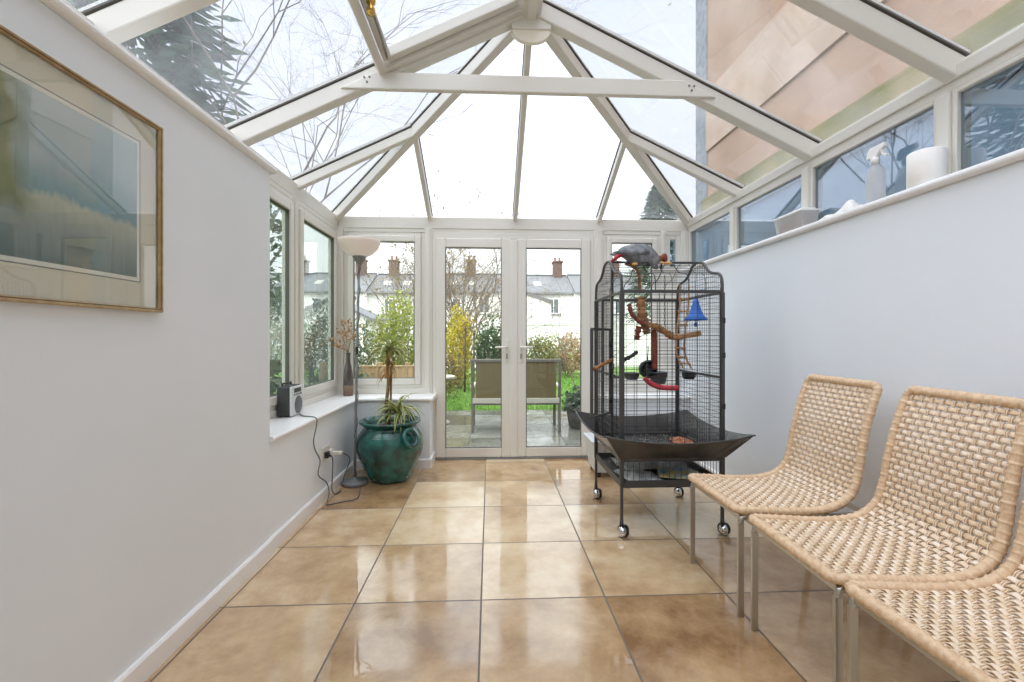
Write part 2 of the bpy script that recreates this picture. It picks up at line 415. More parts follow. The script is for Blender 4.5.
door('door_1', DX0+0.036, DXM-0.029, DXM-0.070, -1)
door('door_2', DXM+0.029, DX1-0.036, DXM+0.070, 1)

# ---- glazed roof
roof = structure('ceiling', (CX,YR,ZE))
def zt(x): return ZR - SL*abs(x-CX)
XE0, XE1 = CX-W, CX+W
r = M()
r.box((FL-0.10,YB,2.26),(FL,4.57,2.375)); r.build('ring_beam', MT['upvc'], roof, bevel=0.006)
r = M(); r.box((FR,YB,2.26),(FR+0.10,4.57,2.375)); r.build('ring_beam', MT['upvc'], roof, bevel=0.006)
r = M(); r.box((FL,FY-0.01,2.26),(FR,4.57,2.375)); r.build('ring_beam', MT['upvc'], roof, bevel=0.006)
r = M(); r.box((FR-0.014,YB,2.30),(FR,4.48,2.36)); r.build('beam_moulding', MT['upvc'], roof, bevel=0.006)
def rafter(name, p0, p1, up, w=0.06, h=0.085):
    p0 = V(p0); p1 = V(p1); up = V(up).normalized()
    d = (p1-p0).normalized(); sd = d.cross(up).normalized(); up = sd.cross(d).normalized()
    c = -up*(h/2+0.014)
    b = M(); b.beam(p0+c, p1+c, w, h, up); o = b.build(name, MT['upvc'], roof, bevel=0.008)
    g = M(); g.beam(p0-up*0.007, p1-up*0.007, w+0.012, 0.008, up); g.build('gasket', MT['seal'], o)
    cpp = M(); cpp.beam(p0+up*0.012, p1+up*0.012, w-0.012, 0.02, up); cpp.build('outer_cap', MT['upvc'], o)
nl, nr, ne = (-SL,0,1), (SL,0,1), (0,SL,1)
ry = [2.74,1.80,0.90,0.0,-0.9,YB+0.04]
for y in ry:
    big = 0.075 if y == 2.74 else 0.062; yr_ = y+.065 if y == 1.80 else y
    rafter('rafter',(CX,y,ZR),(XE0,y,ZE),nl,big,0.095); rafter('rafter',(CX,yr_,ZR),(XE1,yr_,ZE),nr,big,0.095)
rafter('hip_rafter',(CX,YR,ZR),(XE0,YE,ZE),(-SL,SL,1.2),0.062,0.085); rafter('hip_rafter',(CX,YR,ZR),(XE1,YE,ZE),(SL,SL,1.2),0.062,0.085)
hy = 3.585; hx = W*(hy-YR)/(YE-YR); hz = ZR-SL*hx
rafter('glazing_bar',(CX-hx,hy,hz),(XE0,hy,ZE),nl,0.055,0.07); rafter('glazing_bar',(CX+hx,hy,hz),(XE1,hy,ZE),nr,0.055,0.07)
rafter('glazing_bar',(CX,YR,ZR),(CX,YE,ZE),ne,0.04,0.06)
rafter('glazing_bar',(CX-hx,hy,hz),(CX-hx,YE,ZE),ne,0.04,0.06); rafter('glazing_bar',(CX+hx,hy,hz),(CX+hx,YE,ZE),ne,0.04,0.06)
b = M(); b.box((CX-0.055,YB,ZR-0.13),(CX+0.055,YR+0.02,ZR-0.02)); b.box((CX-0.03,YB,ZR-0.15),(CX+0.03,YR+0.02,ZR-0.13)); b.build('ridge_beam', MT['upvc'], roof, bevel=0.008)
b = M(); b.box((CX-0.12,YR-0.035,ZR-0.205),(CX+0.12,YR+0.05,ZR-0.10)); bo = b.build('ridge_end_boss', MT['upvc'], roof, bevel=0.006)
pl = [(CX+0.115*math.cos(a), YR-0.025, ZR-0.205+0.075*math.sin(a)) for a in [PI+PI*i/14 for i in range(15)]]
b = M(); b.prism(pl,(0,0.03,0)); b.build('boss_cover', MT['cream'], bo)
tz = zt(CX+1.0)-0.075
b = M(); b.prism([(CX-1.12,YR-0.062,tz-0.05),(CX+1.12,YR-0.062,tz-0.05),(CX+0.92,YR-0.062,tz+0.05),(CX-0.92,YR-0.062,tz+0.05)],(0,0.036,0)); to = b.build('tie_bar', MT['upvc'], roof, bevel=0.006)
for sg in (-1,1):
    for dx, dz in ((0,0.016),(0.03,0.014),(0.015,-0.012)):
        s = M(); s.lathe([(0.006,0),(0.007,-0.004),(0,-0.005)],(CX+sg*(0.95+dx),YR-0.062,tz+dz),8,axis='y'); s.build('bolt', MT['greymetal'], to)
def pane(pts, up, mt='sidepane'):
    p = M(); p.prism([V(q)+V(up).normalized()*0.0 for q in pts], V(up).normalized()*0.006); p.build('roof_pane', MT[mt], roof)
for i in range(5):
    y1, y0 = ry[i], ry[i+1]
    pane([(CX-0.03,y0,zt(CX-0.03)),(XE0,y0,ZE),(XE0,y1,ZE),(CX-0.03,y1,zt(CX-0.03))], nl)
    y1, y0 = [q+.065 if q == 1.80 else q for q in (y1, y0)]
    pane([(CX+0.03,y0,zt(CX+0.03)),(CX+0.03,y1,zt(CX+0.03)),(XE1,y1,ZE),(XE1,y0,ZE)], nr)
for sg, nn in ((-1,nl),(1,nr)):
    a, b2, c, d, e = (CX,YR,ZR),(CX+sg*W,YR,ZE),(CX+sg*W,hy,ZE),(CX+sg*hx,hy,hz),(CX+sg*W,YE,ZE)
    q = [a,b2,c,d]; pane(q if sg < 0 else q[::-1], nn)
    q = [d,c,e]; pane(q if sg < 0 else q[::-1], nn)
    f = (CX+sg*hx,YE,ZE); g = (CX,YE,ZE)
    q = [a,d,f,g]; pane(q if sg < 0 else q[::-1], ne, 'roofpane')
    q = [d,e,f]; pane(q if sg < 0 else q[::-1], ne, 'roofpane')
# opening roof light in the left slope, beside the ridge
xv0, xv1, yv0, yv1 = -0.66, CX-0.06, 1.84, 2.69
def rp(x, y, d=0.0):
    n = V(nl).normalized(); return V((x,y,zt(x))) - n*d
v = structure('window_15', (xv0,yv0,zt(xv0)))
f = M()
f.beam(rp(xv0,yv0-0.03,0.05),rp(xv0,yv1+0.045,0.05),0.045,0.085,nl); f.beam(rp(xv1,yv0,0.05),rp(xv1,yv1,0.05),0.045,0.085,nl)
f.beam(rp(xv0,yv0,0.05),rp(xv1,yv0,0.05),0.05,0.08,nl); f.beam(rp(xv0,yv1,0.05),rp(xv1,yv1,0.05),0.05,0.08,nl)
vo = f.build('window_frame', MT['upvc'], v, bevel=0.006)
f = M()
a0, a1, b0, b1 = xv0+0.05, xv1-0.05, yv0+0.055, yv1-0.055
f.beam(rp(a0,b0,0.035),rp(a0,b1,0.035),0.05,0.06,nl); f.beam(rp(a1,b0,0.035),rp(a1,b1,0.035),0.05,0.06,nl)
f.beam(rp(a0,b0,0.035),rp(a1,b0,0.035),0.05,0.06,nl); f.beam(rp(a0,b1,0.035),rp(a1,b1,0.035),0.05,0.06,nl)
f.build('sash', MT['upvc'], v, bevel=0.006)
f = M(); a = rp(xv0+0.06,2.16,0.10)
f.lathe([(0.0,-0.05),(0.018,-0.045),(0.02,-0.02),(0.012,-0.005),(0.022,0.01),(0.022,0.03),(0,0.035)],a,12); wo = f.build('winder', MT['brass'], v)
f = M(); f.tube([a+V((0,0,-0.01)),rp(xv0+0.055,2.36,0.1),rp(xv0+0.05,2.62,0.06)],0.006,8); f.build('winder_rod', MT['greymetal'], wo)

# ------------------------------------------------------------------ rattan chairs
HW = 0.238
PROF = spline([(0,0,.458),(.10,0,.453),(.25,0,.446),(.37,0,.450),(.45,0,.470),(.512,0,.520),(.543,0,.605),(.560,0,.70),(.582,0,.80),(.612,0,.90),(.645,0,.985)], 10)
CUM = [0.0]
for a, b in zip(PROF, PROF[1:]): CUM.append(CUM[-1] + (b-a).length)
LEN = CUM[-1]
def surf(u, v):
    u = max(0.0, min(LEN, u)); i = 0
    while i < len(CUM)-2 and CUM[i+1] < u: i += 1
    t = (u-CUM[i])/(CUM[i+1]-CUM[i]); d = (PROF[i+1]-PROF[i]).normalized()
    i2 = min(i+1, len(PROF)-2); d2 = (PROF[i2+1]-PROF[i2]).normalized(); d = (d*(1-t)+d2*t).normalized()
    p = PROF[i].lerp(PROF[i+1], t)
    return V((p.x, v*(1-.085*(u/LEN)), p.z)), d, V((-d.z, 0, d.x))
CR = 0.030
def chair():
    t = thing('rattan_chair', 'woven rattan chair on steel legs standing next to the bird cage', 'chair', (0,0,0), 'rattan chairs along the right wall')
    # wrapped rim: closed loop with rounded corners, ridged by the turns of cane
    loop = []
    def seg(u0, v0, u1, v1):
        n = max(2, int(math.hypot(u1-u0, v1-v0)/0.0034))
        for i in range(n): loop.append((u0+(u1-u0)*i/n, v0+(v1-v0)*i/n))
    def corner(u, v, a0):
        n = 24
        for i in range(n):
            a = a0 + (PI/2)*i/n; loop.append((u+CR*math.cos(a), v+CR*math.sin(a)))
    seg(CR,-HW,LEN-CR,-HW); corner(LEN-CR,-HW+CR,-PI/2); seg(LEN,-HW+CR,LEN,HW-CR); corner(LEN-CR,HW-CR,0)
    seg(LEN-CR,HW,CR,HW); corner(CR,HW-CR,PI/2); seg(0,HW-CR,0,-HW+CR); corner(CR,-HW+CR,PI)
    pts = []; rr = []
    for i, (u, v) in enumerate(loop):
        p, d, n = surf(u, v); pts.append(p); rr.append(0.0165 + 0.0012*math.cos(i*PI) + (0.0028 if i % 9 < 2 else 0))
    m = M(); m.tube(pts, rr, 10, closed=True); m.build('wrapped_rim', MT['rim'], t)
    # weave
    def halfw(u):
        e = min(u, LEN-u)
        return HW - (0 if e > CR else CR - math.sqrt(max(0, CR*CR-(CR-e)**2)))
    m = M(); du = 0.0240; dv = 0.0236; nr_ = int((LEN-0.05)/du)
    for i in range(nr_+1):
        u = 0.027 + i*du; hw = halfw(u); c, d, n = surf(u, 0)
        k = int(2*hw/dv*4); vs = []; fs = []
        hwid = 0.0092+rnd.uniform(-.0006,.0006)
        for j in range(k+1):
            v = -hw + 2*hw*j/k; o = 0.0055*math.cos(PI*v/dv + PI*i); p = c + V((0,v*(1-.085*u/LEN),0)) + n*o
            for q in range(6):
                a = 2*PI*q/6; vs.append(p + d*(hwid*math.cos(a)) + n*(0.0026*math.sin(a)))
        for j in range(k):
            for q in range(6): fs.append((j*6+q, (j+1)*6+q, (j+1)*6+(q+1) % 6, j*6+(q+1) % 6))
        m.add(vs, fs, True)
    nv = int((HW-0.012)/dv)
    for j in range(-nv, nv+1):
        e = HW-abs(j*dv); u0 = 0.004 + (0 if e > CR else CR - math.sqrt(CR*CR-(CR-e)**2)); u1 = LEN-u0
        for s in (-1, 1):
            pts = []; k = int((u1-u0)/du*2)
            for q in range(k+1):
                u = u0+(u1-u0)*q/k; c, d, n = surf(u, 0)
                ph = (u-0.027)/du
                pts.append(c + V((0, (j*dv+s*0.0034)*(1-.085*u/LEN), 0)) - n*(0.0050*math.cos(PI*j)*math.cos(PI*ph)))
            m.tube(pts, 0.0024, 4, caps=False)
    m.build('woven_seat_and_back', MT['weave'], t)
    # steel frame
    def flat(pts, name, par=t):
        m = M(); m.tube(pts, 0.0125, 4, sq=(1.25,0.75), up=(0,1,0), smooth=False); return m.build(name, MT['steel'], par)
    for s in (-1, 1):
        y = s*(HW-0.006)
        m = M(); m.beam((.012,y,0),(.012,y,.405),0.026,0.013,(0,1,0)); lg = m.build('leg', MT['steel'], t, bevel=0.002)
        m = M(); m.tube(spline([(.012,y,.402),(.018,y,.424),(.04,y,.432)],5),0.0115,8); m.build('leg_bend', MT['steel'], lg)
        m = M(); m.beam((.60,y,.436),(.655,y,0),0.026,0.013,(0,1,0)); m.build('leg', MT['steel'], t, bevel=0.002)
        m = M(); m.beam((.03,y,.426),(.36,y,.424),0.014,0.022); m.beam((.355,y,.424),(.605,y,.43),0.014,0.02); m.build('side_rail', MT['steel'], t, bevel=0.002)
    m = M(); m.beam((.016,-HW+.01,.425),(.016,HW-.01,.425),0.013,0.022); m.build('front_rail', MT['steel'], t, bevel=0.002)
    m = M(); m.beam((.602,-HW+.01,.42),(.602,HW-.01,.42),0.013,0.022); m.build('back_rail', MT['steel'], t, bevel=0.002)
    return t
CHX = 1.062
c1 = chair(); c1.location = (CHX,2.135,0)
c2 = dup(c1, (CHX,1.580,0), 'woven rattan chair on steel legs between two others, middle of the row')
c2.rotation_euler.z = -.03
c3 = dup(c1, (CHX,1.066,0), 'woven rattan chair cut off by the right edge of the photo, nearest of the row')

# ------------------------------------------------------------------ bird cage
cx0, cx1, cy0, cy1 = 0.79, 1.41, 2.70, 3.36
cyc = (cy0+cy1)/2
cage = thing('bird_cage', 'tall charcoal parrot cage on castors with a domed top and flared seed guard', 'bird cage', (1.10,cyc,0))
ARCH = [(-.33,1.47),(-.329,1.53),(-.312,1.572),(-.275,1.594),(-.215,1.604),(-.165,1.622),(-.12,1.655),(-.075,1.69),(0,1.705)]
ARCH = ARCH + [(-a, b) for a, b in ARCH[-2::-1]]
ARC = spline([(0,a,b) for a, b in ARCH], 4)
for x, y in ((cx0,cy0),(cx1,cy0),(cx0,cy1),(cx1,cy1)):
    b = M(); b.box((x-.012,y-.012,.30),(x+.012,y+.012,1.47)); b.box((x-.009,y-.009,.095),(x+.009,y+.009,.30)); po = b.build('post', MT['cagemetal'], cage, bevel=0.003)
    k = M(); k.ball((x,y-.012,.036),.034,14,(.75,1,1)); ko = k.build('caster', MT['chrome'], cage)
    k = M(); k.lathe([(0,-.028),(.026,-.028),(.034,-.02),(.034,.02),(.026,.028),(0,.028)],(x+.012,y+.004,.035),16,axis='x'); k.build('wheel', MT['black'], ko)
    k = M(); k.tube([(x,y,.10),(x,y,.075),(x,y-.01,.06)],[.011,.013,.016],8); k.build('stem', MT['black'], ko)
def wires(m, pts2, r=.0016): m.tube(pts2, r, 4, caps=False)
def panel(name, frame, wire, bevel=.002):
    o = frame.build(name, MT['cagemetal'], cage, bevel=bevel); wire.build('wire_mesh', MT['cagewire'], o); return o
# front and back: many level wires, a few uprights
for nm, y in (('front_panel',cy0),('back_panel',cy1)):
    f = M(); f.box((cx0,y-.008,1.465),(cx1,y+.008,1.485)); f.box((cx0,y-.006,.472),(cx1,y+.006,.488))
    for x in (cx0+.013,cx1-.017): f.box((x,y-.005,.475),(x+.004,y+.005,1.48))
    w_ = M(); z = .51
    while z < 1.46: wires(w_, [(cx0,y,z),(cx1,y,z)]); z += .0225
    for i in range(1, 8):
        x = cx0+(cx1-cx0)*i/8; wires(w_, [(x,y+.002,.48),(x,y+.002,1.47)], .0019 if i % 2 else .0026)
    panel(nm, f, w_)
# left and right sides: close uprights under the ogee arch
for nm, x in (('side_panel',cx0),('side_panel',cx1)):
    f = M(); f.tube([(x,cyc+p.y,p.z) for p in ARC], .0095, 8)
    f.box((x-.007,cy0,1.462),(x+.007,cy1,1.478)); f.box((x-.007,cy0,.945),(x+.007,cy1,.960)); f.box((x-.007,cy0,.472),(x+.007,cy1,.488))
    for yy in (cy0+.013,cy1-.017): f.box((x-.005,yy,.475),(x+.005,yy+.004,1.50))
    if x == cx0:
        for yy in (2.915,3.16): f.box((x-.008,yy-.009,.48),(x+.008,yy+.009,1.47 if yy > 3 else 1.66))
    w_ = M(); n = 26
    for i in range(1, n):
        y = cy0+(cy1-cy0)*i/n; d = y-cyc
        zt_ = next((a.z+(b.z-a.z)*((d-a.y)/(b.y-a.y)) for a, b in zip(ARC, ARC[1:]) if a.y <= d <= b.y and b.y > a.y), 1.5)
        z0 = .48
        if x == cx0 and 2.92 < y < 3.155:
            wires(w_, [(x,y,1.26),(x,y,zt_)]); wires(w_, [(x,y,.48),(x,y,.70)])
        else: wires(w_, [(x,y,z0),(x,y,zt_)])
    z = .53
    while z < 1.60:
        h = .335 if z < 1.55 else .26
        if x == cx0 and .70 < z < 1.26:
            wires(w_, [(x,cy0,z),(x,2.915,z)]); wires(w_, [(x,3.16,z),(x,cy1,z)])
        else: wires(w_, [(x,cyc-h,z),(x,cyc+h,z)])
        z += .045 if x == cx0 else .034
    panel(nm, f, w_)
# domed top grille
f = M(); f.tube([(cx0,cyc,1.705),(cx1,cyc,1.705)], .007, 8)
w_ = M(); arcl = 0; last = ARC[0]
for p in ARC[1:-1]:
    arcl += (p-last).length; last = p
    if arcl > .026 and p.z > 1.49: wires(w_, [(cx0,cyc+p.y,p.z),(cx1,cyc+p.y,p.z)]); arcl = 0
for i in range(1, 6):
    x = cx0+(cx1-cx0)*i/6; wires(w_, [(x,cyc+p.y,p.z) for p in ARC], .0035 if i in (2,4) else .002)
panel('domed_top', f, w_, 0)
# open door on the left side
hx, hy_, ex, ey = cx0-.012, 2.915, .612, 2.722
f = M(); dz0, dz1 = .712, 1.248
for (px, py) in ((hx,hy_),(ex,ey)): f.beam((px,py,dz0),(px,py,dz1),.016,.016,(0,1,0))
f.beam((hx,hy_,dz0),(ex,ey,dz0),.016,.016); f.beam((hx,hy_,dz1),(ex,ey,dz1),.016,.016)
for q in (.36,.68): f.beam((hx+(ex-hx)*q,hy_+(ey-hy_)*q,dz0),(hx+(ex-hx)*q,hy_+(ey-hy_)*q,dz1),.009,.009,(0,1,0))
w_ = M()
for i in range(1, 12):
    q = i/12; wires(w_, [(hx+(ex-hx)*q,hy_+(ey-hy_)*q,dz0),(hx+(ex-hx)*q,hy_+(ey-hy_)*q,dz1)])
for i in range(1, 5): z = dz0+(dz1-dz0)*i/5; wires(w_, [(hx,hy_,z),(ex,ey,z)])
do = panel('cage_door', f, w_)
for z in (.80,1.16): f = M(); f.tube([(hx+.004,hy_-.002,z-.025),(hx+.004,hy_-.002,z+.025)],.013,8); f.build('hinge', MT['black'], do)
# flared seed guard: four wings with a dipping upper edge
def wing(a, b, oa, ob, name):
    m = M(); n = 10; lo = []; hi = []
    a, b, oa, ob = V(a), V(b), V(oa), V(ob)
    for i in range(n+1):
        t = i/n; lo.append(a.lerp(b, t)); h = oa.lerp(ob, t); h.z -= .045*math.sin(PI*t)**.8; hi.append(h)
    vs = lo+hi; fs = [(i, i+1, n+2+i, n+1+i) for i in range(n)]
    m.add(vs, fs); o = m.build(name, MT['seedguard'], cage)
    s = o.modifiers.new('sheet', 'SOLIDIFY'); s.thickness = 0.004
    e = M(); e.tube(hi, .005, 6); e.build('rolled_edge', MT['cagemetal'], o)
fl = .128; zb, zh = .472, .628
i0 = [(cx0-.015,cy0-.015,zb),(cx1+.015,cy0-.015,zb),(cx1+.015,cy1+.015,zb),(cx0-.015,cy1+.015,zb)]
o0 = [(cx0-fl,cy0-fl,zh),(cx1+fl,cy0-fl,zh),(cx1+fl,cy1+fl,zh),(cx0-fl,cy1+fl,zh)]
for k in range(4): wing(i0[k], i0[(k+1) % 4], o0[k], o0[(k+1) % 4], 'seed_guard_wing')
# floor tray, lower shelf
b = M(); b.box((cx0-.01,cy0-.01,.452),(cx1+.01,cy1+.01,.47)); b.build('floor_tray', MT['seedguard'], cage, bevel=.003)
f = M(); w_ = M()
for y in (cy0,cy1):
    f.box((cx0,y-.006,.448),(cx1,y+.006,.462)); f.box((cx0,y-.005,.292),(cx1,y+.005,.336))
    for i in range(1, 17): x = cx0+(cx1-cx0)*i/17; wires(w_, [(x,y,.33),(x,y,.45)])
for x in (cx0,cx1):
    f.box((x-.005,cy0,.292),(x+.005,cy1,.336)); f.box((x-.005,cy0,.448),(x+.005,cy1,.462))
    for i in range(1, 18): y = cy0+(cy1-cy0)*i/18; wires(w_, [(x,y,.33),(x,y,.45)])
f.box((cx0,cy0,.292),(cx1,cy1,.300))
panel('lower_shelf', f, w_)
f = M(); f.box((cx0-.018,cy0+.12,1.0),(cx0-.012,cy0+.15,1.03)); f.build('latch', MT['black'], cage)
for z in (1.09,1.30,.78):
    f = M(); f.box((cx1-.008,cy0-.016,z-.016),(cx1+.0125,cy0+.0,z+.016)); f.build('clip', MT['black'], cage)

# things in and on the cage
MT['paper'] = mat('newsprint', (250,248,242), 0.8, col2=(186,188,194), nscale=16)
MT['paper2'] = mat('coloured_newsprint', (244,228,150), 0.8, col2=(150,190,226), nscale=11)
MT['wood'] = mat('chewed_branch', (176,128,82), 0.7, col2=(134,86,50), nscale=30, bump=0.5, bscale=60)
MT['palewood'] = mat('pale_dowel', (206,164,120), 0.6, col2=(180,134,92), nscale=20)
MT['redbrown'] = mat('red_brown_bark', (146,70,48), 0.75, col2=(110,48,34), nscale=40, bump=0.4)
MT['red'] = mat('red_plastic', (206,58,72), 0.4)
MT['blue'] = mat('blue_plastic', (48,112,206), 0.35)
MT['greyplastic'] = mat('grey_plastic', (96,100,102), 0.45)
MT['darkgreen'] = mat('dark_green_plastic', (38,54,50), 0.35)
for i, (x, y, a, sx, sy, mm) in enumerate(((.94,2.86,.2,.22,.26,'paper'),(1.22,2.88,-.3,.26,.22,'paper2'),(1.05,3.14,.1,.34,.30,'paper'))):
    m = M(); q = []
    for k in range(9):
        for j in range(9):
            u, v = (k/8-.5)*sx, (j/8-.5)*sy
            q.append((x+u*math.cos(a)-v*math.sin(a), y+u*math.sin(a)+v*math.cos(a), .306+.012*math.sin(k*1.3+i)*math.sin(j*1.1)+.012))
    m.add(q, [(k*9+j, k*9+j+1, (k+1)*9+j+1, (k+1)*9+j) for k in range(8) for j in range(8)], True)
    o = solo(m, 'newspaper_sheet', MT[mm], ('white crumpled newspaper at the front left of the lower cage shelf','coloured newspaper sheet at the front right of the lower cage shelf','large white newspaper sheet at the back of the lower cage shelf')[i], 'newspaper', (x,y,.305), 'newspapers on the lower cage shelf')
    s = o.modifiers.new('sheet', 'SOLIDIFY'); s.thickness = .002
m = M(); r2_ = random.Random(3)
for i in range(240):
    a, d = r2_.uniform(0, 2*PI), r2_.random()**.7*.085; m.ball((1.325+d*math.cos(a)*.85, 3.10+d*math.sin(a)*1.1, .474+max(0,.03-d*.3)*r2_.random()), r2_.uniform(.005,.010), 6)
tag(m.build('spilled_pellets', mat('feed_pellets', (214,140,110), .8, island=[(206,112,84),(226,170,130),(190,96,80),(232,200,150)]), None, (1.325,3.10,.47)), 'heap of orange feed pellets on the cage floor', 'bird food', None, 'stuff')
m = M()
for i in range(380):
    x, y = r2_.uniform(cx0+.02,cx1-.02), r2_.uniform(cy0+.02,cy1-.02); m.ball((x,y,.4735), r2_.uniform(.002,.0045), 4)
for i in range(160): m.ball((r2_.uniform(cx0+.02,cx1-.02), cy0+r2_.uniform(.008,.03), .303+r2_.random()*.02), r2_.uniform(.002,.005), 4)
tag(m.build('scattered_seed_husks', mat('husks', (200,196,188), .8), None, (1.10,3.0,.47)), 'pale seed husks scattered over the black cage floor', 'seed husks', None, 'stuff')

def branch(name, pts, r, mm, label, cat, group=None, n=8, knob=0.25, caps=None):
    sp_ = spline(pts, 8); k = len(sp_); rr = []
    q = random.Random(len(label))
    for i in range(k): rr.append(r*(1+q.uniform(-knob, knob)))
    m = M(); m.tube(sp_, rr, n); return solo(m, name, MT[mm], label, cat, tuple(sp_[0]), group)
branch('wooden_perch',[(.925,2.99,1.42),(.94,2.97,1.35),(1.0,2.95,1.29),(1.06,2.95,1.28)],.014,'redbrown','red brown curved perch branch near the left of the cage','perch','perches in the cage')
branch('wooden_perch',[(1.02,3.03,1.46),(1.015,3.0,1.37),(1.03,2.98,1.28),(1.045,2.98,1.22)],.027,'wood','thick gnarled upright branch hanging from the cage top','perch','perches in the cage',knob=.35)
branch('wooden_perch',[(1.02,2.95,1.29),(1.10,2.93,1.26),(1.18,2.92,1.21),(1.235,2.92,1.20)],.020,'wood','knobbly brown branch sloping down to the pale dowel','perch','perches in the cage',knob=.4)
branch('wooden_perch',[(1.19,2.92,1.195),(1.30,2.91,1.212),(1.37,2.90,1.225)],.019,'palewood','pale wooden dowel perch below the blue bell','perch','perches in the cage',knob=.05)
branch('wooden_perch',[(1.085,2.97,1.25),(1.09,2.97,1.12),(1.09,2.97,.985)],.018,'redbrown','straight brown branch hanging upright above the green bowl','perch','perches in the cage',knob=.12)
branch('wooden_perch',[(.985,2.97,1.27),(.975,2.97,1.22),(.97,2.97,1.18)],.018,'redbrown','short stubby brown branch end left of the upright branch','perch','perches in the cage',knob=.3)
branch('wooden_perch',[(.822,2.76,1.06),(.88,2.80,1.08),(.925,2.83,1.105)],.012,'black','short dark perch stub fixed inside the front left corner','perch','perches in the cage',knob=.25)
branch('door_perch',[(.63,2.735,1.005),(.70,2.80,1.03),(.785,2.90,1.05)],.011,'wood','thin worn perch tied across the open cage door','perch',knob=.3)
branch('red_perch',[(1.005,2.92,.935),(1.04,2.91,.90),(1.10,2.90,.875),(1.18,2.89,.87),(1.215,2.89,.872)],.017,'red','curved red plastic perch low in the cage','perch',knob=.1,n=12)
# blue bell
t = thing('bell_toy', 'bright blue plastic bell toy hanging on the right inside the cage', 'bird toy', (1.31,2.84,1.455))
m = M(); m.lathe([(.0,.0),(.014,-.004),(.02,-.03),(.034,-.075),(.05,-.11),(.072,-.128),(.072,-.138),(.062,-.136),(.044,-.116),(.0,-.1)],(1.31,2.84,1.445),20); m.build('bell', MT['blue'], t)
m = M(); m.tube([(1.31,2.84,1.34),(1.31,2.84,1.285)],.004,6); m.ball((1.31,2.84,1.278),.013,10); m.build('clapper', MT['blue'], t)
m = M(); m.tube([(1.31,2.84,1.445),(1.31,2.84,1.53),(1.312,2.84,1.605)],.003,6); m.build('hook', MT['cagemetal'], t)
# rope ladder
t = thing('rope_ladder', 'little wooden rope ladder hanging beside the blue bell in the cage', 'bird toy', (1.315,3.06,1.44))
A = spline([(1.30,3.05,1.56),(1.295,3.05,1.40),(1.275,3.05,1.22),(1.275,3.05,1.08),(1.315,3.04,.99)],8)
B = [p+V((.055,-.005,-.005)) for p in A]
for P in (A, B): m = M(); m.tube(P, .006, 6); m.build('rope', MT['palewood'], t)
for i in range(5, len(A), 4): m = M(); m.tube([A[i]+V((-.01,0,0)),B[i]+V((.01,0,0))],.007,6); m.build('rung', MT['palewood'], t)
# chain
m = M()
for i in range(16):
    z = 1.60-i*.022; m.tube([(1.165+(.005*math.cos(a) if i % 2 else 0), 2.985+(0 if i % 2 else .005*math.cos(a)), z+.013*math.sin(a)) for a in [2*PI*k/8 for k in range(8)]], .0018, 4, closed=True)
solo(m, 'toy_chain', MT['cagemetal'], 'thin metal chain hanging in the middle of the cage', 'chain', (1.165,2.985,1.60))
# bowls
t = thing('hooded_bowl', 'round dark green hooded bowl hanging low in the cage', 'bowl', (1.055,3.0,.99))
pf = [(.018,.05),(.04,.042),(.058,.018),(.062,-.015),(.056,-.03),(.052,-.028),(.057,-.012),(.05,.02),(.034,.036),(.0,.042)]
m = M(); m.lathe(pf,(1.055,3.0,.985),20,axis='y')
m.build('hood', MT['darkgreen'], t); m = M(); m.tube([(1.055,3.0,1.047),(1.06,3.0,1.14)],.003,6); m.build('hanger', MT['cagemetal'], t)
def cup(x, y, z, r, h, label, mm='greyplastic'):
    t = thing('food_cup', label, 'food cup', (x,y,z), 'food cups in the cage')
    m = M(); m.lathe([(r*.72,0),(r*.9,h*.25),(r,h),(r*1.06,h),(r*1.06,h+.006),(r*.93,h+.006),(r*.82,h*.3),(0,h*.15)],(x,y,z),20); m.build('cup', MT[mm], t)
    m = M(); m.tube([(x+r*1.06*math.cos(a),y+r*1.06*math.sin(a),z+h*.8) for a in [2*PI*k/20 for k in range(20)]],.003,5,closed=True); m.build('holder_ring', MT['cagemetal'], t)
cup(1.135,3.02,.885,.058,.075,'wide grey plastic food cup behind the red perch')
cup(.965,3.06,.91,.05,.04,'shallow dark grey food cup left of the red perch')
cup(1.345,3.02,.915,.045,.04,'small dark food cup on the right side of the cage','black')
# bird
MT['feather'] = mat('grey_feathers', (98,102,106), .75, col2=(142,144,148), nscale=28, bump=.5, bscale=70)
MT['palefeather'] = mat('pale_face_feathers', (196,196,198), .75, col2=(170,170,174), nscale=30)
MT['redfeather'] = mat('red_tail_feathers', (206,52,66), .65, col2=(170,34,48), nscale=30)
MT['beak'] = mat('dark_beak', (40,38,40), .35)
MT['claw'] = mat('grey_claws', (92,86,84), .7)
t = thing('grey_parrot', 'grey parrot with a red tail bending down on top of the cage', 'bird', (.95,3.02,1.715))
sp_ = spline([(.838,3.03,1.775),(.872,3.03,1.778),(.912,3.025,1.772),(.955,3.02,1.762),(.998,3.015,1.758),(1.028,3.01,1.745),(1.048,3.005,1.722),(1.058,3.0,1.702)],6)
prof_ = [.022,.038,.055,.066,.062,.047,.038,.029]
rr = []
for i in range(len(sp_)):
    q = i/6; a = int(min(q, 6)); f_ = q-a; rr.append(prof_[a]*(1-f_)+prof_[min(a+1,7)]*f_)
m = M(); m.tube(sp_, rr, 16, sq=(1.0,.85)); m.ball(sp_[-1],.0275,14,(1,.9,1)); m.build('body', MT['feather'], t)
m = M()
for k in range(5):
    y = 3.03+(k-2)*.007; m.tube([(.868,y,1.775),(.835,y+(k-2)*.004,1.757),(.800,y+(k-2)*.008,1.728)],[.022,.024,.012],6,sq=(.6,1))
m.build('tail', MT['redfeather'], t)
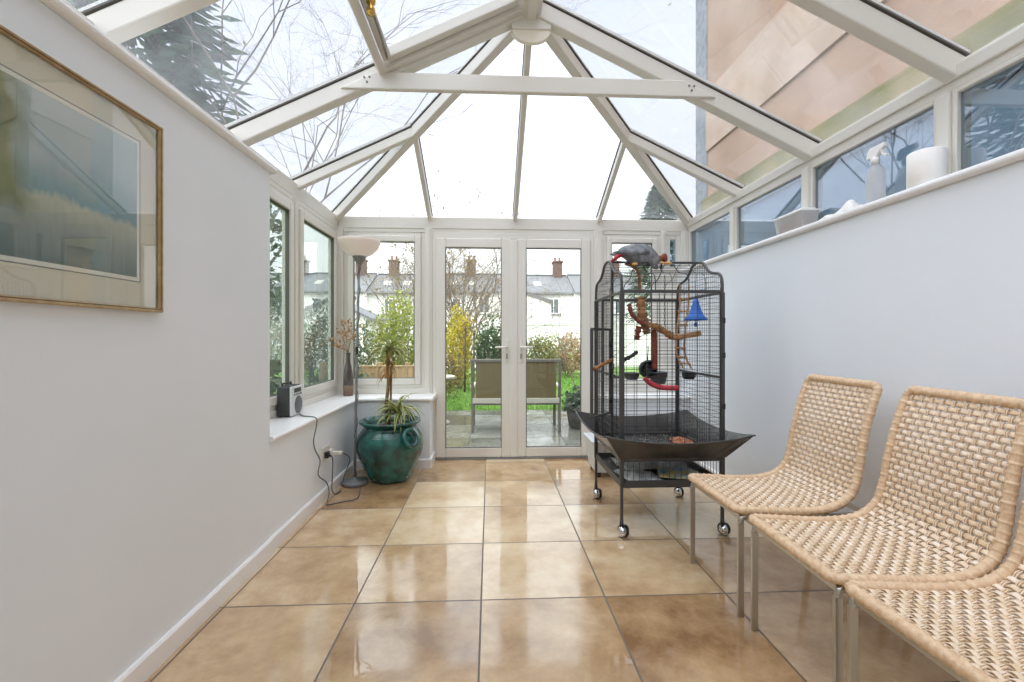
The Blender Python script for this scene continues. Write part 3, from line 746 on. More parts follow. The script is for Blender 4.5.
for s in (-1, 1):
    m = M()
    for k in range(9):
        a = V((1.005-.012*k, 3.012+s*(.052-.0010*k), 1.772-.004*(k % 3))); b = a+V((-.075-.006*k, s*(-.012), .004-.004*(k % 4)))
        m.tube([a,(a+b)/2+V((0,s*.008,.004)),b],[.012,.016,.004],6,sq=(1,.4))
    m.build('wing', MT['feather'], t)
m = M(); m.ball((1.066,2.998,1.700),.021,12,(.9,1.12,1)); m.build('face', MT['palefeather'], t)
m = M(); m.tube(spline([(1.076,2.998,1.702),(1.090,2.997,1.692),(1.086,2.996,1.672)],5),[.011]*5+[.009,.007,.006,.005,.004,.002],8); m.build('beak', MT['beak'], t)
for s in (-1, 1): m = M(); m.ball((1.066,2.998+s*.0215,1.707),.0045,8); m.build('eye', MT['beak'], t)
for s in (-1, 1):
    m = M(); m.tube([(.975,3.02+s*.028,1.73),(.985,3.02+s*.03,1.712)],[.012,.008],7)
    for dx in (.024,.018,-.018): m.tube([(.985,3.02+s*.03,1.713),(.985+dx*.6,3.02+s*.034,1.716),(.985+dx,3.02+s*.036,1.708)],[.005,.005,.002],5)
    m.build('foot', MT['claw'], t)
t.location = (.962,2.93,1.684); t.scale = (1.06,1.1,1.12)
t = thing('food_log', 'brown wooden log with a pale round end behind the parrot', 'log', (1.10,3.06,1.708))
m = M(); m.lathe([(0,0),(.024,0),(.027,.02),(.025,.10),(.027,.14),(0,.14)],(1.03,3.06,1.732),14,axis='x'); m.build('log', MT['wood'], t)
m = M(); m.ball((1.19,3.06,1.737),.036,14,(.6,1,1)); m.build('chewed_end', MT['redbrown'], t)
MT['fruit'] = mat('orange_fruit', (224,140,60), .5, col2=(236,190,120), nscale=30)
for i, (x, y, z, lab) in enumerate(((1.085,2.93,1.684,'orange piece of fruit right under the parrot beak'),(1.12,2.925,1.684,'second orange piece of fruit from the parrot beak'),(1.165,2.93,1.684,'orange piece of fruit below the round end of the log'),(.935,2.90,1.672,'orange piece of fruit under the belly of the parrot'))):
    m = M(); q = random.Random(i); m.ball((0,0,0),.018,8,(1+q.random()*.5,1,.6)); m.v = [(a*(1+q.uniform(-.15,.15)),b*(1+q.uniform(-.15,.15)),c) for a,b,c in m.v]
    o = m.build('fruit_piece', MT['fruit']); o.location = (x,y,z); tag(o, lab, 'fruit', 'fruit pieces on the cage top')
branch('cage_top_branch',[(.90,2.99,1.69),(.96,2.96,1.655),(.985,2.97,1.60),(1.0,3.0,1.50)],.011,'wood','thin forked branch under the parrot just inside the cage top','branch',knob=.3)

# storage box behind the cage
t = thing('storage_box', 'white translucent plastic storage box on castors behind the bird cage', 'storage box', (1.13,3.96,0))
MT['boxplastic'] = mat('milky_plastic', (232,234,236), .35, trans=.25)
m = M(); bx0, bx1, by0, by1 = .87,1.42,3.80,4.15
def ring(i, z): return [(bx0+i,by0+i,z),(bx1-i,by0+i,z),(bx1-i,by1-i,z),(bx0+i,by1-i,z)]
rs_ = [ring(.03,.045),ring(.004,.29),ring(-.008,.292),ring(-.008,.30),ring(.012,.30),ring(.036,.055)]
vs_ = [p for r_ in rs_ for p in r_]; fs_ = [(3,2,1,0),(20,21,22,23)]
for i in range(5):
    for j in range(4): fs_.append((i*4+j, i*4+(j+1) % 4, (i+1)*4+(j+1) % 4, (i+1)*4+j))
m.add(vs_, fs_); m.build('tub', MT['boxplastic'], t, bevel=.006)
m = M(); m.box((bx0-.012,by0-.012,.302),(bx1+.012,by1+.012,.318)); m.box((bx0+.03,by0+.03,.318),(bx1-.03,by1-.03,.326)); m.build('lid', MT['boxplastic'], t, bevel=.006)
for x in (bx0+.06,bx1-.06):
    for y in (by0+.05,by1-.05):
        m = M(); m.lathe([(0,-.012),(.02,-.012),(.022,0),(.02,.012),(0,.012)],(x,y,.022),14,axis='x'); m.box((x-.016,y-.016,.036),(x+.016,y+.016,.05)); m.build('caster', MT['black'], t)

# ------------------------------------------------------------------ framed picture
MT['trunk_dark'] = mat('dark_brown_line', (92,70,46), .5)
py0, py1, pz0, pz1 = .80, 1.728, 1.289, 1.966
t = thing('framed_picture', 'large gold framed landscape print with a cream mount on the left wall', 'picture', (XL,(py0+py1)/2,pz0))
m = M()
def moulding(m, y0, y1, z0, z1, prof):
    """prof: (inset, height off the wall) pairs run round the rectangle"""
    k = len(prof); vs = []
    for (i, h) in prof:
        vs += [(XL+h,y0+i,z0+i),(XL+h,y1-i,z0+i),(XL+h,y1-i,z1-i),(XL+h,y0+i,z1-i)]
    fs = [(a*4+j, a*4+(j+1) % 4, (a+1)*4+(j+1) % 4, (a+1)*4+j) for a in range(k-1) for j in range(4)]
    m.add(vs, fs)
moulding(m, py0, py1, pz0, pz1, [(0,0.001),(0,.018),(.003,.022),(.007,.022),(.009,.019),(.012,.019),(.014,.017),(.016,.010)])
gf = m.build('gilt_frame', MT['gold'], t)
m = M(); moulding(m, py0+.0085, py1-.0085, pz0+.0085, pz1-.0085, [(0,.0188),(0,.0198),(.003,.0198),(.003,.0188)]); m.build('dark_line', MT['trunk_dark'], gf)
MT['mount'] = mat('cream_mount_card', (226,220,204), .8)
MT['mountline'] = mat('white_bevel_line', (240,238,230), .7)
m = M(); m.box((XL+.002,py0+.015,pz0+.015),(XL+.006,py1-.015,pz1-.015)); m.build('mount', MT['mount'], t)
iy0, iy1, iz0, iz1 = py0+.115, py1-.108, pz0+.115, pz1-.105
m = M(); moulding(m, iy0-.016, iy1+.016, iz0-.016, iz1+.016, [(0,.0062),(0,.0068),(.003,.0068),(.003,.0062)]); m.build('ruled_line', MT['greymetal'], t)
m = M(); moulding(m, iy0-.012, iy1+.012, iz0-.012, iz1+.012, [(0,.0062),(0,.0070),(.012,.0070),(.012,.0062)]); m.build('mount_bevel', MT['mountline'], t)
pm, nt, out = nodes('landscape_print'); L = nt.links.new
p = N(nt,'ShaderNodeBsdfPrincipled'); p.inputs['Roughness'].default_value = .7; L(p.outputs[0], out.inputs[0])
tc = N(nt,'ShaderNodeTexCoord'); sep = N(nt,'ShaderNodeSeparateXYZ'); L(tc.outputs['Object'], sep.inputs[0])
mp = N(nt,'ShaderNodeMapping'); mp.inputs['Scale'].default_value = (1,26,5); L(tc.outputs['Object'], mp.inputs[0])
n1 = N(nt,'ShaderNodeTexNoise'); n1.inputs['Scale'].default_value = 1.6; n1.inputs['Detail'].default_value = 8; L(mp.outputs[0], n1.inputs['Vector'])
n2 = N(nt,'ShaderNodeTexNoise'); n2.inputs['Scale'].default_value = 6; n2.inputs['Detail'].default_value = 7; L(tc.outputs['Object'], n2.inputs['Vector'])
a = N(nt,'ShaderNodeMath', operation='MULTIPLY_ADD'); a.inputs[1].default_value = .10; L(n2.outputs[0], a.inputs[0]); L(sep.outputs[2], a.inputs[2])
b = N(nt,'ShaderNodeMath', operation='MULTIPLY_ADD'); b.inputs[1].default_value = .055; L(n1.outputs[0], b.inputs[0]); L(a.outputs[0], b.inputs[2])
mr = N(nt,'ShaderNodeMapRange'); mr.inputs[1].default_value = .20; mr.inputs[2].default_value = .70; L(b.outputs[0], mr.inputs[0])
r1 = ramp(nt, [(0,(112,126,126)),(.12,(136,150,148)),(.20,(156,164,156)),(.28,(178,182,170)),(.32,(188,192,180)),(.36,(126,162,178)),(.46,(150,176,186)),(.62,(182,200,208)),(1,(202,214,220))]); L(mr.outputs[0], r1.inputs[0])
yr = N(nt,'ShaderNodeMath', operation='MULTIPLY_ADD'); yr.inputs[1].default_value = .22; L(n2.outputs[0], yr.inputs[0]); L(sep.outputs[1], yr.inputs[2])
mr2 = N(nt,'ShaderNodeMapRange'); mr2.inputs[1].default_value = .05; mr2.inputs[2].default_value = .12; mr2.inputs[3].default_value = 1; mr2.inputs[4].default_value = 0; L(yr.outputs[0], mr2.inputs[0])
zz = N(nt,'ShaderNodeMapRange'); zz.inputs[1].default_value = .28; zz.inputs[2].default_value = .34; L(b.outputs[0], zz.inputs[0])
mm_ = N(nt,'ShaderNodeMath', operation='MULTIPLY'); L(mr2.outputs[0], mm_.inputs[0]); L(zz.outputs[0], mm_.inputs[1])
r3 = ramp(nt, [(.3,(104,118,90)),(.6,(154,158,118)),(.75,(174,172,132))]); L(n2.outputs[0], r3.inputs[0])
mx = N(nt,'ShaderNodeMixRGB'); L(mm_.outputs[0], mx.inputs[0]); L(r1.outputs[0], mx.inputs[1]); L(r3.outputs[0], mx.inputs[2]); L(mx.outputs[0], p.inputs['Base Color'])
m = M(); m.box((XL+.006,iy0,iz0),(XL+.0064,iy1,iz1)); m.build('print', pm, t)
MT['picglass'] = glass('picture_glass', (.97,.98,.97), 1.5, gain=1.2)
m = M(); m.box((XL+.0095,py0+.016,pz0+.016),(XL+.011,py1-.016,pz1-.016)); m.build('glass', MT['picglass'], t)

# ------------------------------------------------------------------ floor lamp
lx, ly = -1.101, 3.77
t = thing('floor_lamp', 'tall grey uplighter floor lamp with a frosted bowl shade in the corner', 'floor lamp', (lx,ly,0))
m = M(); m.lathe([(.100,0),(.105,.004),(.105,.026),(.098,.034),(.03,.038),(.018,.05),(.012,.06)],(lx,ly,0),36); m.build('base', MT['greymetal'], t)
m = M(); m.tube([(lx,ly,.05),(lx+.008,ly,.6),(lx+.02,ly,1.2),(lx+.035,ly,1.82)],.0095,10); m.build('pole', MT['greymetal'], t)
tx = lx+.036
m = M(); m.lathe([(.011,1.74),(.014,1.78),(.026,1.81),(.052,1.845),(.056,1.86),(0,1.86)],(tx,ly,0),24); m.build('shade_holder', MT['greymetal'], t)
MT['shade'] = mat('frosted_glass_shade', (244,236,228), .35, trans=.45)
m = M(); m.lathe([(.02,1.852),(.06,1.858),(.105,1.88),(.145,1.92),(.164,1.965),(.168,1.992),(.162,1.992),(.157,1.965),(.138,1.925),(.10,1.888),(.055,1.868),(0,1.864)],(tx,ly,0),40); m.build('lamp_shade', MT['shade'], t)
cp = []
for i in range(120):
    z = .06+1.72*i/119; a = i*.42; f_ = z/1.82; cp.append((lx+.035*f_+.012*math.cos(a),ly+.012*math.sin(a),z))
m = M(); m.tube(cp, .0032, 5); m.build('wound_flex', MT['greyplastic'], t)
m = M(); m.box((lx+.008,ly-.018,1.06),(lx+.03,ly-.004,1.12)); m.build('switch', MT['black'], t, bevel=.004)

# ------------------------------------------------------------------ big glazed pot and plant
px, py_ = -.845, 3.90
t = thing('glazed_pot', 'large teal glazed ribbed pot with ring handles on the tiled floor', 'plant pot', (px,py_,0))
pr = [(.150,0),(.165,.012),(.19,.06),(.225,.13),(.256,.20),(.272,.27),(.272,.33),(.258,.38),(.232,.42),(.216,.44),(.218,.455),(.246,.478),(.254,.49),(.250,.50),(.238,.50),(.205,.47),(.195,.44)]
q = spline([(r_,0,z) for r_, z in pr], 8); prof = []
for p_ in q:
    d = 0.0022*math.sin(p_.z*2*PI/.0165) if .05 < p_.z < .40 else 0
    prof.append((p_.x+d, p_.z))
m = M(); m.lathe(prof+[(0,.43)],(px,py_,0),56); m.build('pot_body', MT['teal'], t)
for ang in (-44, 140):
    a = math.radians(ang); c_ = V((px+.272*math.cos(a),py_+.272*math.sin(a),.385)); tn = V((-math.sin(a),math.cos(a),0)); rad = V((math.cos(a),math.sin(a),0))
    pts = []
    for k in range(28):
        q_ = 2*PI*k/28; pts.append(c_ + tn*(.058*math.cos(q_)) + V((0,0,.062*math.sin(q_))) + rad*(.012-.030*math.sin(q_)))
    m = M(); m.tube(pts, .0155, 10, closed=True); m.build('ring_handle', MT['teal'], t)
m = M(); m.lathe([(.198,0),(.15,.012),(.0,.016)],(px,py_,.434),28); tag(m.build('potting_soil', MT['soil'], None, (px,py_,.43)), 'dark soil filling the teal pot', 'soil', None, 'stuff')
MT['leafgreen'] = mat('striped_leaf_green', (98,118,52), .45, island=[(58,84,38),(78,104,48),(94,116,56),(68,92,42)], trans=.2)
MT['leafcream'] = mat('striped_leaf_cream', (208,206,140), .5, island=[(192,190,128),(172,176,104),(204,200,146)], trans=.2)
MT['trunkbark'] = mat('cane_bark', (148,122,84), .85, col2=(116,92,60), nscale=40, bump=.6)
MT['dryleaf'] = mat('dry_brown_leaf', (158,112,66), .8, island=[(150,104,60),(176,134,84),(128,90,56)])
def strap(m, base, az, el, ln, wd, droop, cols=(0,1)):
    base = V(base); p = base; k = 9; rows = []
    hd = V((math.cos(az),math.sin(az),0)); sd = V((-math.sin(az),math.cos(az),0)); e = el
    for i in range(k+1):
        t_ = i/k; w_ = wd*min(1, .45+t_*2.2)*(1-max(0,t_-.45)/.55)**.8
        up = V((0,0,1))*math.cos(e) - hd*math.sin(e)
        rows.append([p-sd*w_/2+up*w_*.18, p-sd*w_*.22, p+sd*w_*.22, p+sd*w_/2+up*w_*.18])
        p = p + (hd*math.cos(e)+V((0,0,1))*math.sin(e))*(ln/k); e -= droop/k
    vs = [x for r_ in rows for x in r_]
    for j, c_ in ((0,cols[1]),(1,cols[0]),(2,cols[1])):
        m.cur = c_; m.add(vs, [(i*4+j,i*4+j+1,(i+1)*4+j+1,(i+1)*4+j) for i in range(k)], True)
    m.cur = 0
t = thing('dracaena_plant', 'lanky striped leaf plant growing out of the teal pot', 'plant', (px-.01,py_,.445))
q = random.Random(11)
tr_ = spline([(px-.02,py_,.435),(px-.03,py_-.005,.62),(px-.012,py_-.01,.82),(px-.022,py_-.01,1.0),(px-.01,py_-.01,1.12)],8)
m = M(); m.tube(tr_, [.017-.006*i/len(tr_) for i in range(len(tr_))], 10); m.build('trunk', MT['trunkbark'], t)
tr2 = spline([(px-.005,py_+.01,.435),(px+.005,py_+.01,.75),(px+.012,py_,.98)],8)
m = M(); m.tube(tr2, .009, 8); m.build('trunk', MT['trunkbark'], t)
m = M()
for i in range(32): strap(m, tr_[-1]+V((q.uniform(-.01,.01),q.uniform(-.01,.01),-q.random()*.10)), q.uniform(0,2*PI), q.uniform(.35,1.2), q.uniform(.17,.27), .036, q.uniform(1.6,2.8))
m.build('leaf_crown', [MT['leafgreen'],MT['leafcream']], t)
m = M()
for i in range(22): strap(m, V((px-.012,py_-.01,q.uniform(.86,1.05))), q.uniform(0,2*PI), q.uniform(-.9,.1), q.uniform(.10,.18), .014, q.uniform(1.2,1.9))
m.build('dry_leaves', [MT['dryleaf'],MT['dryleaf']], t)
m = M(); m.tube(spline([(px+.05,py_-.04,.435),(px+.075,py_-.05,.52),(px+.08,py_-.05,.58)],6), .010, 8); m.build('side_shoot', MT['trunkbark'], t)
m = M()
for i in range(44): strap(m, V((px+.075+q.uniform(-.012,.012),py_-.05+q.uniform(-.012,.012),q.uniform(.50,.60))), q.uniform(0,2*PI), q.uniform(.2,1.35), q.uniform(.18,.29), .030, q.uniform(1.5,2.6))
m.build('leaf_rosette', [MT['leafgreen'],MT['leafcream']], t)

# ------------------------------------------------------------------ on the left window sill
sz = .647
t = thing('portable_radio', 'small silver and black portable radio on the left window sill', 'radio', (-1.41,3.29,sz))
MT['silver'] = mat('silver_plastic', (214,215,216), .35, .1)
MT['darkcase'] = mat('dark_grey_case', (58,59,60), .55, bump=.1, bscale=200)
rx0, rx1, ry0, ry1 = -1.462, -1.372, 3.19, 3.385
m = M(); m.box((rx0,ry0,sz+.004),(rx1,ry1,sz+.213)); m.build('case', MT['darkcase'], t, bevel=.012)
m = M(); m.box((rx1-.004,ry0+.004,sz+.006),(rx1+.014,ry1-.004,sz+.209)); fo = m.build('front_plate', MT['silver'], t, bevel=.006)
m = M(); m.lathe([(0,.006),(.04,.006),(.052,.003),(.06,.004),(.064,.001),(.064,0)],(rx1+.013,3.30,sz+.075),28,axis='x'); so_ = m.build('speaker', MT['greyplastic'], fo)
m = M(); m.box((rx1+.013,3.23,sz+.165),(rx1+.0155,3.34,sz+.195)); m.build('display', MT['black'], fo)
for k in range(4): m = M(); m.lathe([(.008,0),(.008,.005),(0,.006)],(rx1+.013,3.235+k*.034,sz+.152),10,axis='x'); m.build('button', MT['greymetal'], fo)
m = M(); m.tube([(-1.435,ry0+.03,sz+.213),(-1.435,ry0+.03,sz+.228),(-1.435,ry1-.03,sz+.228),(-1.435,ry1-.03,sz+.213)],.007,8); m.build('handle', MT['black'], t)
for x in (rx0+.015,rx1-.01):
    for y in (ry0+.02,ry1-.02): m = M(); m.lathe([(.007,0),(.007,.006)],(x,y,sz),8); m.build('foot', MT['black'], t)

vx, vy = -1.335, 4.36
MT['vase'] = mat('dark_bottle_glaze', (66,58,54), .3, col2=(84,72,66), nscale=14, coat=.3)
MT['vaseband'] = mat('tan_stoneware', (128,106,86), .5, col2=(106,86,68), nscale=20)
t = thing('bottle_vase', 'slim dark bottle vase with a tan foot on the corner sill', 'vase', (vx,vy,sz))
m = M(); m.lathe([(.040,0),(.044,.006),(.046,.06),(.046,.10)],(vx,vy,sz),28); m.build('vase_foot', MT['vaseband'], t)
m = M(); m.lathe([(.046,.10),(.045,.17),(.040,.23),(.030,.28),(.021,.32),(.018,.37),(.020,.395),(.023,.405),(.019,.405),(.014,.37),(0,.34)],(vx,vy,sz),28); m.build('vase_body', MT['vase'], t)
MT['stem'] = mat('dry_stem', (150,118,82), .8)
MT['bloom'] = mat('dried_blossom', (206,170,120), .8, island=[(214,180,130),(186,140,96),(226,204,168),(160,112,84),(200,150,84)])
ends = [(-.19,-.02,.53,'longest drooping to the left'),(-.10,.03,.60,'arching to the left'),(-.04,-.04,.68,'standing tall left of centre'),(.0,.0,.72,'tallest and most upright'),(.03,.03,.64,'leaning slightly to the right'),(.06,-.05,.58,'shortest, leaning over the lamp pole'),(-.13,-.06,.48,'lowest, trailing to the left')]
for i, (dx, dy, dz, lab) in enumerate(ends):
    q = random.Random(i)
    t = thing('dried_flower_stem', 'dried flower stem in the dark bottle vase, '+lab, 'dried flower', (vx,vy,sz+.35), 'dried flowers in the bottle vase')
    sp_ = spline([(vx,vy,sz+.345),(vx+dx*.12,vy+dy*.12,sz+.43),(vx+dx*.55,vy+dy*.55,sz+.36+(dz-.36)*.75),(vx+dx,vy+dy,sz+dz)],6)
    m = M(); m.tube(sp_,.0022,5)
    for k in range(9, len(sp_), 2):
        e = sp_[k]+V((q.uniform(-.035,.035),q.uniform(-.03,.03),q.uniform(.0,.035))); m.tube([sp_[k],e],.0012,4)
    m.build('stem', MT['stem'], t)
    m = M()
    for k in range(16):
        c_ = sp_[q.randrange(10,len(sp_))]+V((q.uniform(-.03,.03),q.uniform(-.025,.025),q.uniform(-.005,.035))); m.ball(c_, q.uniform(.006,.011), 6, (1,1,q.uniform(.6,1.3)))
    m.build('blossom', MT['bloom'], t)

# sockets and flexes
ex = XLD
t = thing('wall_socket', 'white double wall socket low on the wall under the left sill', 'socket', (ex,3.44,.35))
m = M(); m.box((ex,3.365,.305),(ex+.012,3.515,.393)); m.build('plate', MT['upvc'], t, bevel=.005)
for y in (3.41,3.47): m = M(); m.box((ex+.012,y-.008,.368),(ex+.017,y+.008,.384)); m.build('switch', MT['upvc'], t, bevel=.002)
for y, mm, lab in ((3.405,'black','black plug in the wall socket, left of the white adaptor'),(3.478,'upvc','white plug-in adaptor standing out from the wall socket')):
    t = thing('plug', lab, 'plug', (ex+.012,y,.335), 'plugs in the wall socket')
    m = M(); m.box((ex+.0175,y-.024,.312),(ex+.044,y+.022,.358)); m.build('plug_case', MT[mm], t, bevel=.006)
    if mm == 'upvc': m = M(); m.box((ex+.044,y-.02,.318),(ex+.115,y+.018,.342)); m.build('adaptor', MT['upvc'], t, bevel=.006)
    else: m = M(); m.tube([(ex+.044,y,.335),(ex+.06,y,.322)],.006,6); m.build('strain_relief', MT['black'], t)
MT['flex'] = mat('grey_flex', (92,92,92), .5)
def cord(pts, lab):
    pts = [(x+.018 if -1.23 < x < -1.17 else x, y, z) for x, y, z in pts]
    m = M(); m.tube(spline(pts,8),.0042,6); solo(m,'power_cord',MT['flex'],lab,'cord',pts[0],'power cords by the socket')
cord([(-1.350,3.30,.653),(-1.29,3.22,.653),(-1.196,3.14,.653),(-1.188,3.13,.60),(-1.21,3.14,.50),(-1.222,3.20,.42),(-1.215,3.27,.33),(-1.212,3.23,.24),(-1.21,3.38,.14),(-1.205,3.42,.06),(-1.19,3.34,.006),(-1.15,3.30,.006),(-1.06,3.36,.006),(-.99,3.40,.006),(-.985,3.48,.006),(-1.02,3.62,.006),(-1.025,3.64,.006)],'grey cord running from the radio over the sill and looping on the floor')
cord([(-1.178,3.405,.322),(-1.16,3.42,.28),(-1.18,3.42,.19),(-1.19,3.44,.12),(-1.2,3.47,.05),(-1.19,3.52,.006),(-1.15,3.58,.006)],'short dark cord dropping from the black plug to the floor')
cord([(-1.125,3.478,.33),(-1.10,3.52,.31),(-1.09,3.60,.25),(-1.13,3.66,.16),(-1.17,3.70,.06),(-1.195,3.78,.006),(-1.20,3.92,.006)],'grey cord curving from the white adaptor down behind the lamp base')

# ------------------------------------------------------------------ on the right wall ledge
lz = 1.86
t = thing('spray_bottle', 'clear spray bottle with a white trigger head on the high ledge', 'spray bottle', (1.93,2.19,lz))
MT['clearplastic'] = glass('clear_plastic', (.97,.97,.97), 1.4, .1, dirt=((255,255,255),.42,.55))
def lathe_sq(m, prof, c, sx, sy, n=24):
    m2 = M(); m2.lathe(prof, (0,0,0), n); m.add([(c[0]+a*sx, c[1]+b*sy, c[2]+d) for a,b,d in m2.v], m2.f, True)
m = M(); lathe_sq(m,[(.04,0),(.045,.006),(.046,.12),(.044,.155),(.034,.185),(.018,.20),(.016,.215),(0,.215)],(1.93,2.19,lz),.8,1.0); m.build('bottle', MT['clearplastic'], t)
m = M(); m.lathe([(.018,.205),(.019,.235),(.014,.24)],(1.93,2.19,lz),16); m.build('collar', MT['whiteplastic'], t)
m = M(); m.prism([(1.919,2.235,lz+.24),(1.919,2.23,lz+.275),(1.919,2.215,lz+.293),(1.919,2.13,lz+.293),(1.919,2.128,lz+.275),(1.919,2.155,lz+.262),(1.919,2.175,lz+.24)],(.022,0,0)); m.build('spray_head', MT['whiteplastic'], t, bevel=.003)
m = M(); m.prism([(1.924,2.16,lz+.268),(1.924,2.145,lz+.235),(1.924,2.125,lz+.22),(1.924,2.12,lz+.226),(1.924,2.138,lz+.243),(1.924,2.147,lz+.268)],(.012,0,0)); m.build('trigger', MT['whiteplastic'], t)
m = M(); m.tube([(1.93,2.19,lz+.21),(1.925,2.195,lz+.1),(1.915,2.21,lz+.012)],.003,6); m.build('dip_tube', MT['upvc'], t)
MT['tissue'] = mat('paper_tissue', (246,243,238), .9, bump=.15, bscale=120)
m = M(); m.lathe([(.064,0),(.068,.004),(.068,.15),(.064,.154),(.022,.154),(.02,.15),(.02,.02),(0,.02)],(1.922,1.915,lz),36); solo(m,'paper_roll',MT['tissue'],'white paper roll standing on the high ledge','paper roll',(1.922,1.915,lz))
m = M(); q = random.Random(5); n = 22; vs = []
for i in range(n+1):
    for j in range(n+1):
        u, v = i/n, j/n; e = min(1, 4*min(u,1-u,v,1-v)+.0)**.6
        h = (.02+.075*u*(1-.35*math.sin(v*7)))*e*(.7+.3*math.sin(u*9+v*5))
        vs.append((1.862+.118*v+.004*math.sin(u*21), 2.50-.245*u, lz+.001+max(0,h)))
m.add(vs, [(i*(n+1)+j,(i+1)*(n+1)+j,(i+1)*(n+1)+j+1,i*(n+1)+j+1) for i in range(n) for j in range(n)], True)
solo(m,'white_cloth',MT['tissue'],'crumpled white cloth on the high ledge beside the spray bottle','cloth',(1.92,2.38,lz))
t = thing('food_tub', 'white lidded plastic tub of brown bird food on the high ledge', 'tub', (1.922,2.78,lz))
m = M(); x0,x1,y0,y1 = 1.868,1.976,2.64,2.91
def rg(i,z): return [(x0+i,y0+i,z),(x1-i,y0+i,z),(x1-i,y1-i,z),(x0+i,y1-i,z)]
R_ = [rg(.012,lz),rg(0,lz+.10),rg(.003,lz+.10),rg(.015,lz+.004)]
m.add([p for r_ in R_ for p in r_],[(3,2,1,0),(12,13,14,15)]+[(i*4+j,i*4+(j+1)%4,(i+1)*4+(j+1)%4,(i+1)*4+j) for i in range(3) for j in range(4)]); m.build('tub', MT['clearplastic'], t, bevel=.004)
m = M(); m.box((x0-.005,y0-.005,lz+.10),(x1+.005,y1+.005,lz+.112)); m.box((x0+.012,y0+.012,lz+.112),(x1-.012,y1-.012,lz+.122)); m.build('lid', MT['whiteplastic'], t, bevel=.004)
m = M(); m.box((x0+.018,y0+.02,lz+.006),(x1-.018,y1-.02,lz+.062)); m.build('contents', mat('brown_seed_mix', (150,112,88), .9, col2=(110,74,56), nscale=60, bump=.6), t, bevel=.006)

# ------------------------------------------------------------------ outside
GZ = -0.15
MT['lawn'] = mat('lawn_green', (84,118,46), .9, col2=(104,138,56), nscale=14, bump=.5)
MT['blade'] = mat('grass_blade', (110,170,50), .7, island=[(80,124,38),(106,156,50),(132,176,70),(94,140,44)], trans=.2)
m = M(); m.box((-9,4.57,GZ-.2),(9,8.45,GZ)); smesh(m,'trim_30',MT['patio'])
m = M(); m.box((-9,8.45,GZ-.2),(9,20.3,GZ-.012)); m.box((-16,-6,GZ-.2),(-9,8.45,GZ-.012)); m.box((9,-6,GZ-.2),(16,8.45,GZ-.012)); m.box((-9,-6,GZ-.2),(-1.65,4.57,GZ-.012)); m.box((2.4,-6,GZ-.2),(9,4.57,GZ-.012)); smesh(m,'ground_lawn',MT['lawn'])
m = M(); m.box((-45,20.3,GZ-.2),(45,70,GZ-.012)); m.box((-45,8.45,GZ-.2),(-9,20.3,GZ-.012)); m.box((9,8.45,GZ-.2),(45,20.3,GZ-.012)); smesh(m,'ground_yard',mat('neutral_bounce_ground',(168,164,154),.95,col2=(140,138,126),nscale=2))  # far ground made neutral grey to cut green bounce onto the houses
m = M(); q = random.Random(21)
for i in range(15000):
    y = 8.40+8.6*q.random()**1.6; x = q.uniform(-2.6,4.0); h = q.uniform(.03,.075); a = q.uniform(0,PI); w_ = .004+.0005*y
    dx, dy = math.cos(a)*w_, math.sin(a)*w_; lx_, ly_ = q.uniform(-.03,.03), q.uniform(-.03,.03)
    m.add([(x-dx,y-dy,GZ-.012),(x+dx,y+dy,GZ-.012),(x+lx_,y+ly_,GZ+h)],[(0,1,2)])
tag(m.build('grass', MT['blade'], None, (0,9,GZ)), 'bright green lawn grass beyond the wet patio', 'grass', None, 'stuff')

# garden bench seen from behind
MT['benchframe'] = mat('weathered_grey_metal', (112,108,102), .45, .2)
MT['sling'] = mat('olive_mesh_sling', (122,108,76), .8, col2=(104,92,64), nscale=3, stretch=(60,1,1), bump=.3, bscale=150)
MT['paleslat'] = mat('wet_pale_seat', (186,182,174), .35)
bxl, bxr, by = -.245, .985, 6.42
t = thing('garden_bench', 'garden bench with an olive mesh back and grey frame, facing the lawn', 'bench', ((bxl+bxr)/2,by,GZ))
for x in (bxl,bxr):
    m = M(); m.beam((x,by,GZ),(x,by+.02,.30),.04,.04,(0,1,0)); m.beam((x,by+.02,.28),(x,by-.06,.87),.04,.035,(0,1,0)); m.build('leg', MT['benchframe'], t, bevel=.006)
    m = M(); m.beam((x,by+.52,GZ),(x,by+.50,.50),.04,.04,(0,1,0)); m.build('leg', MT['benchframe'], t, bevel=.006)
    m = M(); m.beam((x,by-.02,.50),(x,by+.56,.50),.065,.03); m.build('armrest', MT['paleslat'], t, bevel=.01)
m = M(); m.beam((bxl-.02,by-.062,.87),(bxr+.02,by-.062,.87),.035,.045); m.build('top_rail', MT['benchframe'], t, bevel=.008)
m = M(); m.beam((bxl,by+.01,.30),(bxr,by+.01,.30),.05,.075); m.build('seat_rail', MT['paleslat'], t, bevel=.008)
m = M(); m.beam((bxl,by+.02,.255),(bxr,by+.02,.255),.05,.035); m.build('lower_rail', MT['benchframe'], t, bevel=.006)
for x0, x1 in ((bxl+.05,.355),(.385,bxr-.05)):
    m = M(); m.prism([(x0,by-.002,.335),(x1,by-.002,.335),(x1,by-.064,.855),(x0,by-.064,.855)],(0,.006,0)); m.build('back_sling', MT['sling'], t)
    m = M(); m.box((x0-.05,by+.04,.31),(x1+.05,by+.5,.325)); m.build('seat_sling', MT['sling'], t)
for x in (bxl+.075,.37,bxr-.075): m = M(); m.beam((x,by+.014,.32),(x,by-.055,.86),.03,.022,(0,1,0)); m.build('back_stile', MT['benchframe'], t, bevel=.004)
for x in (.1,.64): m = M(); m.box((x-.02,by-.018,.262),(x+.02,by-.004,.285)); m.build('bracket', MT['paleslat'], t)

